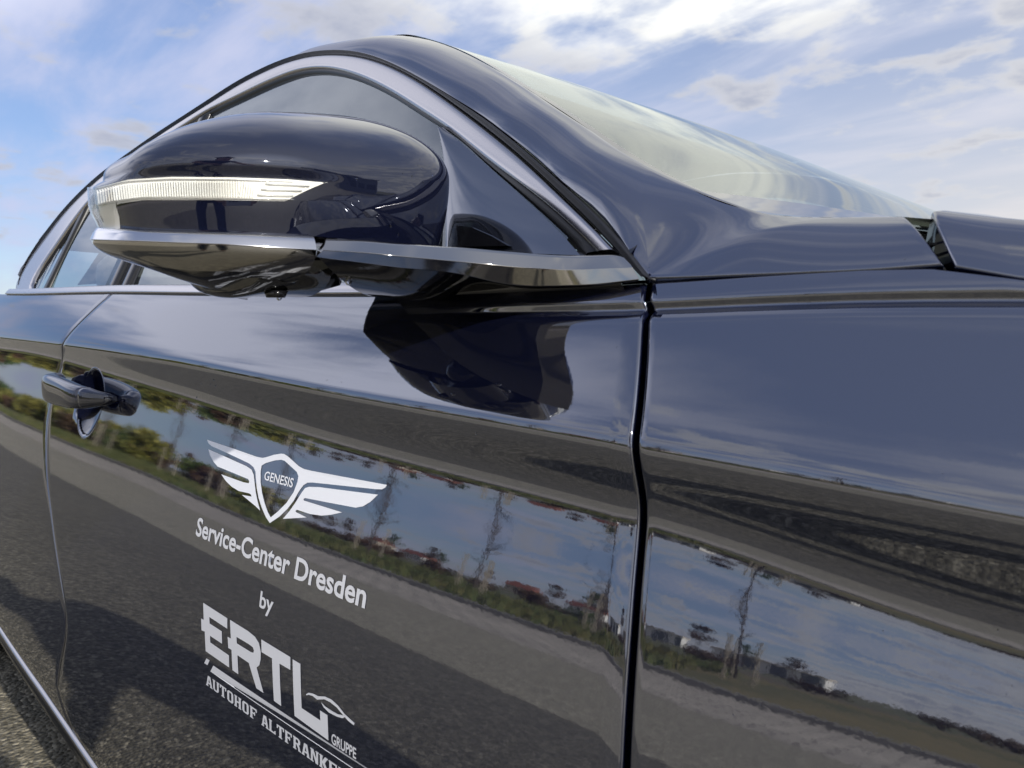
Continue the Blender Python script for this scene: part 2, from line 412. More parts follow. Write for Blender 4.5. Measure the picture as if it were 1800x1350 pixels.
# lower chrome strip and rocker panel
xs = np.linspace(-2.05, 0., 60); base_ = [rowpoint(x, 1.) for x in xs]
def prof(offs): return np.array([[p+np.array([0, a, b]) for a, b in offs] for p in base_])
sill_trim = grid('sill_trim', prof([(.006, .001), (.0, -.001), (-.004, -.004), (-.0055, -.0075), (-.004, -.011), (.004, -.013)]), CHROME, car, flip=True)
rocker = grid('rocker_panel', prof([(.006, -.011), (.0, -.016), (-.003, -.03), (.004, -.05), (.03, -.066), (.09, -.075), (.3, -.07)]), GLOSSB, car, flip=True)
MIRROR += [(rocker, 'rocker_panel')]

# ------------------------------------------------------------------ greenhouse
def GHS(x, z, off=0.):
    x = np.asarray(x, float); z = np.asarray(z, float)
    return .052+.47*(z-.93)+off+.014*np.clip((-1.3-x)/.7, 0, 3)**2
gh = lambda off: (lambda x, z: GHS(x, z, off))
band_out = [(1081, 439), (1042, 398), (993, 353), (928, 289), (863, 235), (788, 178), (725, 135), (665, 107), (625, 97), (575, 95), (525, 102), (475, 120), (430, 142), (370, 180)]
band_in = [(1049, 442), (1013, 405), (977, 372), (928, 333), (869, 290), (785, 222), (750, 200), (700, 167), (650, 140), (610, 125), (565, 118), (515, 125), (465, 145), (420, 167), (370, 191)]
bo = hits(band_out, gh(-.004)); bi = hits(band_in, gh(-.002))
# the rear part of the window outline
rear_out = hits([(320, 212), (280, 238), (225, 277), (173, 315), (141, 345), (107, 381), (67, 435), (40, 472), (27, 500), (32, 517)], gh(-.004))[:, [0, 2]]
rear_in = hits([(320, 222), (280, 248), (228, 287), (182, 327), (153, 357), (124, 395), (88, 448), (62, 487), (54, 505), (60, 515)], gh(-.002))[:, [0, 2]]
xo = lambda a, off: np.array([(x, float(GHS(x, z, off)), z) for x, z in a])
BO = resample(np.vstack([bo, xo(rear_out, -.004)]), 90); BI = resample(np.vstack([bi, xo(rear_in, -.002)]), 90)
BO, BI = smoothline(BO, 3), smoothline(BI, 3)
def strip(name, A, B, m, parent, bulge, n=6, out=np.array([0, -.88, .47]), drop=.006):
    G = []
    for a, b in zip(A, B):
        row = [a-out*drop]
        for k in range(n+1):
            t = k/n; row.append(a+(b-a)*t+out*bulge*(1-(2*t-1)**4))
        row.append(b-out*drop); G.append(row)
    return grid(name, np.array(G), m, parent)
trim = strip('window_trim', BO, BI, CHROME, car, .0012)
# belt strip
xs = np.linspace(-1.86, -.36, 70); G = []
for x in xs:
    z = float(zbelt(x)); y = float(SIDE(x, z)[0]); h = .0125
    G.append([(x, y+.004, z+.0005), (x, y-.0015, z+.0015), (x, y-.001, z+.004), (x, y+.003, z+.009), (x, y+.006, z+h), (x, y+.014, z+h+.0005)])
belt = grid('belt_trim', np.array(G), CHROME, car)
# seals: gap rubber outside the band, thin seal inside it
pan_e = [(1140, 486), (1097, 428), (1052, 375), (993, 323), (935, 273), (895, 237), (812, 180), (720, 126), (665, 101), (625, 91), (575, 90), (525, 98), (475, 116), (430, 138), (370, 176)]
O1 = hits(pan_e, gh(-.002))
O1 = np.vstack([O1, hits([(320, 208), (280, 233), (225, 271), (173, 309), (141, 338), (107, 374), (67, 428), (36, 466)], gh(-.002))])
O1 = smoothline(resample(O1, 90), 3)
G = []
n = 90; BOx = BO.copy(); BOx = np.vstack([hit(1126, 490, gh(-.002)), BO[2:]]); BOx = resample(BOx, 90)
for a, b in zip(O1, BOx): G.append([a+np.array([0, .012, -.004]), a*.92+b*.08+np.array([0, .001, -.001]), a*.62+b*.38+np.array([0, -.0035, .002]), a*.5+b*.5+np.array([0, .002, 0]), a*.3+b*.7+np.array([0, -.002, .001]), b+np.array([0, .008, -.003])])
seal = grid('window_frame_seal', np.array(G), RUBBER, car)
sl_in = [(1020, 446), (993, 418), (935, 362), (863, 297), (778, 222)]
s_in = hits(sl_in, gh(.001)); s_in = np.vstack([s_in, BI[16:]+np.array([0, .003, -.007])]); s_in = smoothline(resample(s_in, 90), 2)
G = [[b+np.array([0, .004, .001]), a*.5+b*.5+np.array([0, -.0005, 0]), a+np.array([0, .004, -.002])] for a, b in zip(s_in, BI)]
seal2 = grid('window_seal', np.array(G), RUBBER, car)
# side glass
ztop_x, ztop_z = BI[:, 0][::-1], BI[:, 2][::-1]; od = np.argsort(ztop_x)
def ztop(x): return float(np.interp(x, ztop_x[od], ztop_z[od]))
def glass(name, x0, x1, lean0=0., lean1=0., m=GLASS, off=.006, n=40):
    G = []
    for k in range(n):
        t = k/(n-1); xb = x0+(x1-x0)*t; row = []
        for j in range(16):
            s = j/15; x = xb+(lean0+(lean1-lean0)*t)*s; zt = max(ztop(x)+.004, .95); z = .92+(zt-.92)*s
            row.append((x, float(GHS(x, z, off))-.004*math.sin(math.pi*s), z))
        G.append(row)
    return grid(name, np.array(G), m, car)
fw_ = glass('front_side_window', -1.20, -.34, -.0, -.0)
rw_ = glass('rear_side_window', -1.64, -1.27, .0, .0)
qw_ = glass('quarter_window', -1.785, -1.67, .0, .0, n=16)
def post(name, x0, x1, m, off=-.001, lean=(0, 0), t0=.0, z0=.92):
    G = []
    for j in range(24):
        s = j/23; row = []
        for k, dx in ((0, .006), (0, 0), (.5, -.001), (1, 0), (1, .006)):
            x = x0+(x1-x0)*k+lean[0]*s; z = z0+(max(ztop(x)-.007, .95)-z0)*s
            row.append((x, float(GHS(x, z, off))+dx, z))
        G.append(row)
    return grid(name, np.array(G), m, car)
bp1 = post('b_pillar_cover', -1.232, -1.18, GLOSSB); bp2 = post('b_pillar_cover', -1.292, -1.238, GLOSSB)
qp = post('quarter_window_post', -1.672, -1.640, RUBBER, lean=(.0, 0))
MIRROR += [(trim, 'window_trim'), (fw_, 'front_side_window'), (rw_, 'rear_side_window'), (qw_, 'quarter_window'), (bp1, 'b_pillar_cover'), (bp2, 'b_pillar_cover'), (qp, 'quarter_window_post'), (seal, 'window_frame_seal'), (belt, 'belt_trim')]
# sail panel at the mirror foot
sl_l = resample(hits([(774, 226), (777, 270), (778, 330), (774, 440)], gh(-.002)), 24); sl_r = resample(hits([(779, 224), (863, 297), (935, 362), (993, 418), (1020, 449)], gh(-.001)), 24)
G = []
for a, b in zip(sl_l, sl_r):
    row = [a+np.array([-.006, .012, 0])]
    for k in range(12):
        t = k/11; row.append(a+(b-a)*t+np.array([0, -.004*math.sin(math.pi*t**.6) if k else .002, 0]))
    G.append(row)
sail = grid('sail_panel', np.array(G), SAILM, car)
pa = hits([(802, 396), (806, 434), (893, 432), (862, 414), (830, 400)], gh(-.008)); c0 = pa.mean(0)
bk = pa+np.array([0, .012, 0]); Vv = np.vstack([pa, bk]); nn = len(pa)
mesh('sail_panel_bracket', Vv, [tuple(range(nn))]+[(i, (i+1) % nn, nn+(i+1) % nn, nn+i) for i in range(nn)], GLOSSB, sail, smooth=False)

# ------------------------------------------------------------------ pillar panel, windscreen, roof, bonnet
gi = lambda x, z: .105+.5*(z-.957)
i_px = [(1338, 376), (1267, 355), (1133, 292), (1000, 203), (900, 139), (830, 97), (760, 70), (700, 60)]
I1 = hits(i_px, gi)
kk_ = O1[O1[:, 0] < -1.0][::6]; I1 = np.vstack([I1, kk_+np.array([-.02, .075, .031])])
I1 = smoothline(resample(I1, 90), 2)
O2 = resample(hits([(1140, 486), (1250, 483), (1400, 476), (1520, 470), (1648, 461)], lambda x, z: .0545+.075*(x+.26)), 40)
I2 = resample(np.vstack([I1[0:1], hits([(1400, 381), (1480, 382), (1586, 381)], gi)]), 40)
IF = smoothline(np.vstack([I1[::-1], I2[1:]]), 6)
def near(px):
    d = [np.hypot(*(np.array([900+FPX*((p-CAM)@RT)/((p-CAM)@FW), 675-FPX*((p-CAM)@UP)/((p-CAM)@FW)])-np.array(px))) for p in IF]
    return int(np.argmin(d))
ia, ib = near((1160, 307)), near((1440, 381))
nF = 26; corner = O2[0]*1.0; O1 = O1+(O2[0]-O1[0])[None]*np.exp(-(np.linalg.norm(O1-O1[0], axis=1)/.07)**2)[:, None]
OO = np.vstack([O1[::-1], np.repeat(corner[None], nF, 0), O2]); II = np.vstack([resample(IF[:ia+1], len(O1)), resample(IF[ia:ib+1], nF+2)[1:-1], resample(IF[ib:], len(O2))])
LN = np.linalg.norm(II-OO, axis=1); LN = smoothline(LN[:, None], 40)[:, 0]; nO = len(OO); G = []
# smooth skin over the (x, z) outline: thin-plate surface through the edges, slightly crowned
bp_ = np.vstack([O1[1::5], O2[1::4], corner[None], IF[::5]]); xz = bp_[:, [0, 2]]
def phi(d2): return np.where(d2 > 1e-14, .5*d2*np.log(np.maximum(d2, 1e-14)), 0)
nB = len(bp_); A_ = np.zeros((nB+3, nB+3)); A_[:nB, :nB] = phi(((xz[:, None]-xz[None])**2).sum(2))+np.eye(nB)*2e-5
A_[:nB, nB:] = np.c_[np.ones(nB), xz]; A_[nB:, :nB] = A_[:nB, nB:].T
w_tps = np.linalg.solve(A_, np.r_[bp_[:, 1], 0, 0, 0])
def tps(q): return phi(((q[None]-xz)**2).sum(1))@w_tps[:nB]+w_tps[nB]+q@w_tps[nB+1:]
for a, b, ln in zip(OO, II, LN):
    row = []
    for t in np.linspace(0, 1, 26):
        x, z = a[0]+(b[0]-a[0])*t, a[2]+(b[2]-a[2])*t; k = ln*.09*4*t*(1-t)*float(sm(.0, .07, math.hypot(x-corner[0], z-corner[2])))
        row.append(np.array([x, tps(np.array([x, z]))-k*.8, z+k*.5]))
    G.append(row)
pillar = panel('a_pillar_panel', np.array(G)[5:], PAINT, car, r=.0016, depth=.003, out=(0, -.7, .7), sides='sew')
MIRROR.append((pillar, 'a_pillar_panel'))
# windscreen
E_r = np.vstack([I2[::-1], I1[1:]]); k_top = int(np.argmin(np.abs(E_r[:, 0]+.88)))
E_r = resample(E_r[:k_top+1], 70)
def flipy(p): q = np.array(p); q[..., 1] = 2*YC-q[..., 1]; return q
def screen(s, t, e):
    e2 = flipy(e); b = 1-abs(2*s-1)**2.2; bx = .150*(1-t**.6); bz = .0
    return e+(e2-e)*s+np.array([bx*b, 0, bz*b+.35*bx*b*0])
ts = np.linspace(0, 1, 70)
def patch(ss, i0, i1, off=0.): return np.array([[screen(s, ts[i], E_r[i])+np.array([0, 0, off]) for s in ss] for i in range(i0, i1)])
mainS = .5-.5*np.cos(np.linspace(.16, math.pi-.16, 60)); FS = mainS[0]
BI0 = 12
windscreen = grid('windscreen', patch(mainS, BI0, 66), WGLASS, car)
FRIT = mat('screen_border_black', (.006, .006, .006), .03, 0, 1.75)
for nm, ss, a, b in (('screen_border', np.linspace(0, FS, 8), 0, 70), ('screen_border', np.linspace(1-FS, 1, 8), 0, 70), ('screen_border', mainS, 0, BI0+1), ('screen_border', mainS, 65, 70)):
    grid(nm, patch(ss, a, b), FRIT, windscreen)
# roof skin from the screen top to the rear
e0 = E_r[-1]; ks = [i for i in range(len(I1)) if I1[i, 0] <= e0[0]]; RR = np.vstack([e0, I1[ks]])
G = np.array([[screen(s, 1., e)*np.array([1, 1, 1])+np.array([-(.022)*(1-abs(2*s-1)**2.2)*min(1, k/8), 0, -.010*min(1, k/4)*(1-abs(2*s-1)**6)+.012*(1-abs(2*s-1)**2)*min(1, k/30)]) for s in np.linspace(0, 1, 40)] for k, e in enumerate(RR)])
roof = grid('roof', G, PAINT, car)
# bonnet: gap edge traced near the screen, then designed forwards
hp = [(.0, 0.), (.006, .010), (.014, .021), (.024, .0255), (.040, .028), (.08, .030), (.20, .036), (.40, .043), (YC-.058, .047)]
hx = np.linspace(0, 1, 46); G = []
cs = resample(np.array(hp), 46); 
gapz = lambda x: np.interp(x, [-.14, -.105, -.09, -.07, -.03, .3, .7, 1.0], [.931, .929, .924, .9195, .914, .876, .80, .70])
gapy = lambda x: .067+.16*np.clip((x+.03)/1.0, 0, 1)**1.7
for t in hx:
    row = []
    for y, z in cs:
        xr = -.096-.018*sm(0, .030, z)+.26*sm(.04, .35, y)*.8
        x = xr+(1.02-xr)*t
        row.append((x, gapy(x)+y*(YC-gapy(x))/(YC-.058), float(gapz(x))+z*(1-.25*t)))
    G.append(row)
G = np.array(G); G2 = flipy(G)[:, ::-1][:, 1:]
bonnet = panel('bonnet', np.concatenate([G, G2], 1), PAINT, car, r=.002, depth=.016, out=(0, 0, 1))
box('cowl', (-.06, YC, .90), (.30, 1.60, .05), BLACK, car)
tub = [(-.30, .07), (-.10, .09), (.0, .11)]
# dark trough below the panel gaps at the front corner
zz = np.array([[(x, y, z) for y, z in ((.066, .90), (.078, .915), (.095, .918), (.16, .921))] for x in np.linspace(-.28, .25, 20)])
grid('cowl_channel', zz, GAP, car)
cw = [box('cowl_vent_rib', (-.118+.003*k, .098, .926+.006*k), (.016, .03, .0012), BLACK, car) for k in range(3)]

# ------------------------------------------------------------------ rest of the car shell (rear, nose, floor, cabin)
Rb = G  # noqa
def section(name, P, m=PAINT): return grid(name, np.array(P), m, car)
ys = np.linspace(.36, 2*YC-.36, 14); cr = lambda y, c: c*(1-((y-YC)/.55)**2)
section('rear_window', [[(x, y, z+cr(y, .03)) for y in ys] for x, z in ((-1.95, 1.21), (-2.2, 1.12), (-2.42, 1.03), (-2.5, 1.0))], GLOSSB)
ys2 = np.linspace(.06, 2*YC-.06, 14)
section('boot_lid', [[(x, y+(YC-y)*k, z+cr(y, .02)) for y in ys2] for x, z, k in ((-2.0, .955, .1), (-2.4, .985, .12), (-2.75, .98, .14), (-3.02, .95, .16), (-3.06, .9, .15))])
section('rear_bumper', [[(x-.10*(1-((y-YC)/.95)**2), y, z) for y in ys2] for x, z in ((-2.95, .93), (-2.97, .8), (-3.0, .6), (-2.98, .4), (-2.9, .25))])
section('front_bumper', [[(x+.28*(1-((y-YC)/.86)**2), y, z) for y in np.linspace(.12, 2*YC-.12, 16)] for x, z in ((.92, .80), (1.0, .7), (1.04, .5), (1.03, .32), (.95, .2))])
section('grille', [[(1.37-.02*abs(z-.5), y, z) for y in np.linspace(YC-.3, YC+.3, 6)] for z in (.3, .45, .62, .72)], GLOSSB)
box('floor_pan', (-1.0, YC, .22), (3.8, 1.5, .06), BLACK, car)
box('dashboard', (-.42, YC, .83), (.42, 1.40, .13), CABIN, car, bev=.05)
box('inner_door_liner', (-1.1, .12, .64), (1.7, .05, .52), CABIN, car, bev=.02)
box('inner_door_liner', (-1.1, 2*YC-.12, .64), (1.7, .05, .52), CABIN, car, bev=.02)
box('parcel_shelf', (-2.2, YC, .9), (.5, 1.4, .04), CABIN, car)
def seat(name, x, y, wd):
    o = box(name, (x, y, .47), (.50, wd, .16), LEATH, car, bev=.05)
    b = box('seat_back', (0, 0, 0), (.13, wd*.95, .62), LEATH, o, bev=.05); b.location = (x-.30, y, .78); b.rotation_euler.y = R(-18)
    h = box('headrest', (0, 0, 0), (.09, .25, .18), LEATH, o, bev=.04); h.location = (x-.42, y, 1.13); h.rotation_euler.y = R(-14)
seat('front_seat', -1.05, .52, .50); seat('front_seat', -1.05, 2*YC-.52, .50); seat('rear_bench', -1.85, YC, 1.2)
tp = [(-.66+.09*math.sin(a)*.3, 2*YC-.52+.18*math.cos(a), .84+.17*math.sin(a)) for a in np.linspace(0, 2*math.pi, 40)]
tube('steering_wheel', tp, .013, CABIN, car)
# wheels
def wheel(x, y):
    pr = [(.20, .02), (.225, .0), (.28, -.004), (.318, .012), (.33, .04), (.33, .19), (.318, .215), (.25, .225), (.21, .21)]
    G = [[(x+r*math.cos(a), y+w_, .33+r*math.sin(a)) for r, w_ in pr] for a in np.linspace(0, 2*math.pi, 56, endpoint=False)]
    o = grid('wheel', np.array(G), TYRE, car, wrap_s=True)
    pr = [(.205, .025), (.20, .035), (.19, .09), (.19, .2)]
    rim = grid('rim', np.array([[(x+r*math.cos(a), y+w_, .33+r*math.sin(a)) for r, w_ in pr] for a in np.linspace(0, 2*math.pi, 48, endpoint=False)]), RIM, o, wrap_s=True)
    V, F_ = [], []
    for k in range(10):
        a = 2*math.pi*k/10
        for r, wd, w_ in ((.03, .02, .03), (.12, .014, .022), (.2, .02, .034)):
            for sg in (-1, 1):
                V.append((x+r*math.cos(a)-sg*wd*math.sin(a), y+w_, .33+r*math.sin(a)+sg*wd*math.cos(a)))
        b = k*6; F_ += [(b, b+2, b+3, b+1), (b+2, b+4, b+5, b+3)]
    sp = mesh('spokes', V, F_, RIM, o, smooth=False); md = sp.modifiers.new('t', 'SOLIDIFY'); md.thickness = .02
    return o
for x in (FW_X, RW_X):
    wheel(x, .045); wheel(x, 2*YC-.045-.225)
    for yy in (.03, 2*YC-.27):
        grid('wheel_arch_liner', np.array([[(x+.36*math.cos(a), yy+w_, .33+.36*math.sin(a)) for w_ in (0, .24)] for a in np.linspace(-.2, math.pi+.2, 24)]), BLACK, car)
# ------------------------------------------------------------------ door mirror
def zfor(x, y, v):
    """height at plan point (x, y) that the line of sight in row v passes"""
    q = np.array([x, y, 0])-np.array([CAM[0], CAM[1], 0]); k = (675-v)/FPX
    return CAM[2]+(k*(q@FW)-q@UP)/(UP[2]-k*FW[2])
def ucol(x, y, z=.96):
    q = np.array([x, y, z])-CAM
    return 900+FPX*(q@RT)/(q@FW)
plan = np.array([(-.470, -.188), (-.456, -.204), (-.432, -.211), (-.404, -.2085), (-.380, -.192), (-.361, -.163), (-.352, -.130), (-.350, -.095), (-.3515, -.062), (-.356, -.038), (-.365, -.021), (-.383, -.009), (-.410, -.003), (-.440, -.003), (-.470, -.008)])
plan = np.array([(0, -.34)])+(plan-np.array([(0, -.34)]))*1.17
plan[0] += (-.05, .018); plan[-1] += (-.05, .004)
plan = np.vstack([plan[0]+(-.020, .075), plan[0]+(-.015, .035), plan, plan[-1]+(-.015, -.03), plan[-1]+(-.020, -.065)])
plan = resample(plan, 170); plan = smoothline(plan, 4)
tg = np.gradient(plan, axis=0); tg /= np.linalg.norm(tg, axis=1, keepdims=True); pn = np.stack([tg[:, 1], -tg[:, 0]], 1)
if (pn[75]@np.array([1, 0])) < 0: pn = -pn
UC = np.array([ucol(x, y) for x, y in plan])
kt = int(np.argmin(UC[:60]))                       # outboard tip as seen
UU = UC.copy(); UU[:kt] = 2*UC[kt]-UC[:kt]         # keeps running past the tip
I_ = lambda xs, ys: np.interp(UU, xs, ys)
vE = I_([60, 155, 250, 400, 560, 790], [420, 421, 424, 430, 440, 452])
vT = I_([60, 155, 250, 400, 560, 600, 790], [397, 398, 401, 405, 413, 417, 433])
vLb = I_([60, 155, 193, 247, 380, 505, 600, 790], [372, 366, 358, 351, 351, 353, 355, 368])
vLt = I_([60, 150, 177, 220, 300, 407, 513, 600, 790], [338, 331, 324, 313, 308, 309, 313, 322, 335])
vB = I_([60, 150, 177, 228, 327, 460, 540, 600, 790], [326, 318, 310, 297, 288, 291, 298, 306, 318])
lampw = 1-sm(500, 640, UU)
def ring(v, inset):
    o = np.zeros((len(plan), 3))
    for i, (x, y) in enumerate(plan):
        q = np.array([x, y])-pn[i]*inset[i]; o[i] = (q[0], q[1], zfor(x, y, v[i]))
    return o
one = np.ones(len(plan))
def lerp(a, b, t): return a+(b-a)*t
rows = []
def cap_inset(v):
    f = np.clip((v-vB)/(vT-vB), 0, 1); fl, fb = (vLt-vB)/(vT-vB), (vLb-vB)/(vT-vB)
    li = np.array([pchip([0, a_, b_, 1], [0, .0030, .0044, .0085], q) for a_, b_, q in zip(fl, fb, f)])
    return lampw*li+(1-lampw)*.0085*f**1.9+.009*(1-sm(140, 300, UU))*np.clip((vLt-v)/(vLt-vB), 0, 1)**1.3
for lo, hi, n_ in ((vT, vLb, 9), (vLb, vLt, 8), (vLt, vB, 10)):
    for t in np.linspace(0, 1, n_, endpoint=False): v_ = lerp(lo, hi, t); rows.append(ring(v_, cap_inset(v_)))
rows.append(ring(vB, cap_inset(vB)))
last = rows[-1]; XR = plan[0, 0]-.004
yl, yr = last[:, 1].min(), last[:, 1].max(); ym = yl+(yr-yl)*.68
ye = last[:, 1].copy(); il, ir = int(ye.argmin()), int(ye.argmax()); ye[:il] = yl; ye[ir:] = yr
zrim0 = np.interp(ye, [yl, yr], [last[0, 2], last[-1, 2]])
def ridge(y):
    e = np.clip(np.where(y < ym, (ym-y)/(ym-yl), (y-ym)/(yr-ym)), 0, 1); nexp = np.where(y < ym, 3.0, 3.4)
    return (1-e**nexp)**(1/nexp)
HTOP = .0402
hk_ = ridge(ym+(ye-ym)*.995); zk = zrim0+HTOP*hk_; yk = np.interp(ye, [yl, yr], [plan[0, 1]+.004, plan[-1, 1]-.004])
xw = np.clip((last[:, 0]-XR)/.05, 0, 1)
for b in np.linspace(0, math.pi/2, 34)[1:]:
    c, s_ = math.cos(b)**.95, math.sin(b)
    r = np.zeros_like(last); r[:, 0] = XR+(last[:, 0]-XR)*c; r[:, 1] = yk+(last[:, 1]-yk)*c; r[:, 2] = last[:, 2]+(zk-last[:, 2])*s_
    rows.append(r)
mirror = empty('door_mirror'); mirror.parent = car
r0_ = rows[0]; cc_ = np.array([XR, ym, r0_[:, 2].mean()-.004])
fl_ = [r0_, r0_+(cc_-r0_)*.05+np.array([0, 0, -.002]), r0_+(cc_-r0_)*.5, np.repeat(cc_[None], len(r0_), 0)]
grid('mirror_floor', np.array(fl_), GLOSSB, mirror)
cap = grid('mirror_cap', np.array(rows), PAINT_M, mirror, flip=True)
# turn signal lamp: housing behind, ribs, clear lens
def on_cap(u, f, inset):
    """point at column u, f = 0 lamp bottom .. 1 lamp top"""
    i = np.interp(u, UU[kt-30 if kt > 30 else 0:110], np.arange(kt-30 if kt > 30 else 0, 110))
    g = lambda a: np.interp(i, np.arange(len(a)), a)
    x, y = g(plan[:, 0]), g(plan[:, 1]); n_ = np.array([g(pn[:, 0]), g(pn[:, 1])]); v = lerp(g(vLb), g(vLt), f); ff = min(1., max(0., (v-g(vB))/(g(vT)-g(vB)))); fl, fb = (g(vLt)-g(vB))/(g(vT)-g(vB)), (g(vLb)-g(vB))/(g(vT)-g(vB))
    w_ = g(lampw); q = np.array([x, y])-n_*(inset-.0044+w_*float(pchip([0, fl, fb, 1], [0, .0030, .0044, .0085], ff))+(1-w_)*.0085*ff**1.9)
    return np.array([q[0], q[1], zfor(x, y, v)])
LAMPB = mat('lamp_reflector', (.88, .87, .83), .3, .35)
LAMPR = mat('lamp_rib_clear', (.85, .86, .86), .12, .35, 1.5)
us = np.r_[np.linspace(128, 505, 80), np.linspace(509, 578, 18)]
def fbot(u):
    if u > 507: return (u-507)/(580-507)
    return 0. if u > 196 else -1.08*float(sm(196, 186, u))
lampo = grid('lamp_housing', np.array([[on_cap(u, lerp(fbot(u)+.03, .97, t), .0042) for t in np.linspace(0, 1, 6)] for u in us]), LAMPB, mirror)
tag(lampo, 'clear turn signal strip in the mirror cap')
grid('lamp_lens', np.array([[on_cap(u, lerp(fbot(u)+.01, .99, t), .0013-.0012*math.sin(math.pi*t)) for t in np.linspace(0, 1, 6)] for u in us]), LENS, lampo)
V, F_ = [], []
for k, u in enumerate(np.linspace(168, 448, 62)):
    uu = [u-1.5, u, u+1.5]; ft = .80 - (max(0, u-432)/16*.3)
    for f in (.16, ft):
        sk = 6*(f-.5) if u > 425 else 0
        for j, q in enumerate(uu): V.append(on_cap(q+sk, f, .0040 if j != 1 else .0024))
    b = k*6; F_ += [(b, b+1, b+4, b+3), (b+1, b+2, b+5, b+4)]
mesh('lamp_ribs', V, F_, LAMPR, lampo, smooth=False)
for j, (u0, u1, f) in enumerate(((455, 520, .28), (462, 535, .52), (470, 548, .76))):
    pts = [on_cap(u, f, .0034) for u in np.linspace(u0, u1, 8)]
    tube('lamp_light_guide', pts, [.0006]+[.0009]*6+[.0006], LAMPR, lampo, n=6)
for f0, f1 in ((.86, .9), (.08, .11)):
    grid('lamp_edge_bar', np.array([[on_cap(u, f0, .0036), on_cap(u, (f0+f1)/2, .0026), on_cap(u, f1, .0036)] for u in np.linspace(165, 520, 60)]), LAMPR, lampo)
# chrome strip of the head
i_end = int(np.argmin(np.abs(UU[:110]-560)))
sub = slice(0, i_end+1)
def ringp(v, inset, dz=0.): r = ring(v, inset*one)+np.array([0, 0, dz]); return r[sub]
chr_rows = [ringp(vT+1.5, .010), ringp(vT+1.5, .0046), ringp(vT+2.5, .0038), ringp(lerp(vT, vE, .5), .0017), ringp(vE-1.2, .0002), ringp(vE, .0), ringp(vE+1, .0008)]
hs = grid('mirror_chrome_strip', np.array(chr_rows), STRIPC, mirror, flip=False)
# lower bowl in dark chrome-like gloss
c2 = np.array([-.515, -.085]); low = [ringp(vE+1, .0008)]
dep = np.interp(UU[sub], [80, 155, 230, 320, 560], [.016, .020, .026, .030, .026])
for b in np.linspace(0, math.pi/2, 22)[1:]:
    r = low[0].copy(); r[:, :2] = c2+(low[0][:, :2]-c2)*math.cos(b)**.95; r[:, 2] = low[0][:, 2]-dep*math.sin(b)
    low.append(r)
MLOW = mat('mirror_lower_gloss', (.010, .010, .009), .06, .0, 2.3, bump=(120, .05, .0003))
lowo = grid('mirror_lower_housing', np.array(low)[7:], MLOW, mirror, flip=True)
grid('mirror_chrome_underside', np.array(low)[:8], BRIGHT, mirror, flip=True)
# pointed puddle-lamp cowl under the head
V = []
secs = [(-.183, .0, .002), (-.178, .4, .012), (-.170, .85, .019), (-.160, 1., .0215), (-.14, 1., .021), (-.12, .95, .022), (-.108, .85, .023)]
G = []
for y, s, d in secs:
    zt = zfor(-.435, y+.047, 448); row = []
    for a in np.linspace(0, math.pi, 14):
        row.append((-.482+.047*math.cos(a)*(.35+.65*s), y+.047, zt-.0035-(d*1.05)*abs(math.sin(a))**.7))
    G.append(row)
cowl = grid('mirror_lower_cowl', resample(np.array(G).reshape(len(secs), -1), 26).reshape(26, 14, 3), MLOW, mirror)
tube('camera_pod', [(-.455, -.095, zfor(-.455, -.095, 522)+.004), (-.455, -.095, zfor(-.455, -.095, 522)-.0005)], [.008, .006], GLOSSB, mirror, n=18)
# rear rim and glass
edge_pts = np.vstack([np.array(low)[::-1, 0], np.array(rows)[:, 0], np.array(rows)[::-1, -1], ])
loopo = np.vstack([np.array(rows)[:, 0], np.array(rows)[::-1, -1]])
rc = loopo.mean(0)
rs_ = np.clip((loopo[:, 1:2]+.06)/.08, 0, 1)*.045-.03
G = [[p+(p-rc)*-.03+np.array([.0, 0, 0]), p+(p-rc)*k_s+np.array([-.002, 0, 0]), p+(p-rc)*k_s+np.array([-.010, 0, 0]), p-(p-rc)*.10+np.array([-.016, 0, 0]), rc+np.array([-.013, 0, 0])] for p, k_s in zip(loopo, rs_)]
grid('mirror_rim', np.array(G), GLOSSB, mirror, wrap_s=True)
# foot: chrome arm from the head to the corner of the door
PA, PB = (-.410, -.088), (-.262, .049)
def arm(px, back, n=48):
    o = []
    for k, (u, v) in enumerate(px):
        yc_ = float(pchip([540, 700, 850, 1000, 1130], [-.110, -.064, -.006, .036, .050], u))+(back if np.ndim(back) == 0 else back[k]); d = ray(u, v)
        o.append(CAM+d*(yc_-CAM[1])/d[1])
    return smoothline(resample(np.array(o), n), 2)
T_ = arm([(574, 419), (640, 422), (700, 428), (798, 434), (895, 442), (1019, 449), (1088, 446), (1098, 450)], .006)
E_ = arm([(568, 440), (640, 444), (700, 450), (830, 462), (928, 471), (1016, 474), (1080, 471), (1112, 470)], 0.)
B_ = arm([(555, 452), (640, 462), (700, 470), (798, 480), (895, 500), (941, 503), (1026, 501), (1124, 491)], [.012, .013, .013, .012, .008, .004, .0, -.001])
G = []
for t_, e_, b_ in zip(T_, E_, B_):
    row = [t_+np.array([-.016, .008, -.003]), t_+np.array([-.0012, .0006, -.0003])]
    row += [t_+(e_-t_)*k for k in (.02, .2, .4, .6, .8, .97)] + [e_] + [e_+(b_-e_)*k for k in (.04, .25, .5, .75, .96)] + [b_, b_+np.array([-.006, .004, .0005])]
    G.append(row)
arm_o = grid('mirror_arm', np.array(G), BRIGHT, mirror)
cpg = np.array([g for g in np.array(G)[0]]); mesh('mirror_arm_end', np.vstack([cpg, cpg.mean(0)+np.array([-.012, .004, 0])]), [(i, i+1, len(cpg)) for i in range(len(cpg)-1)], GLOSSB, mirror)
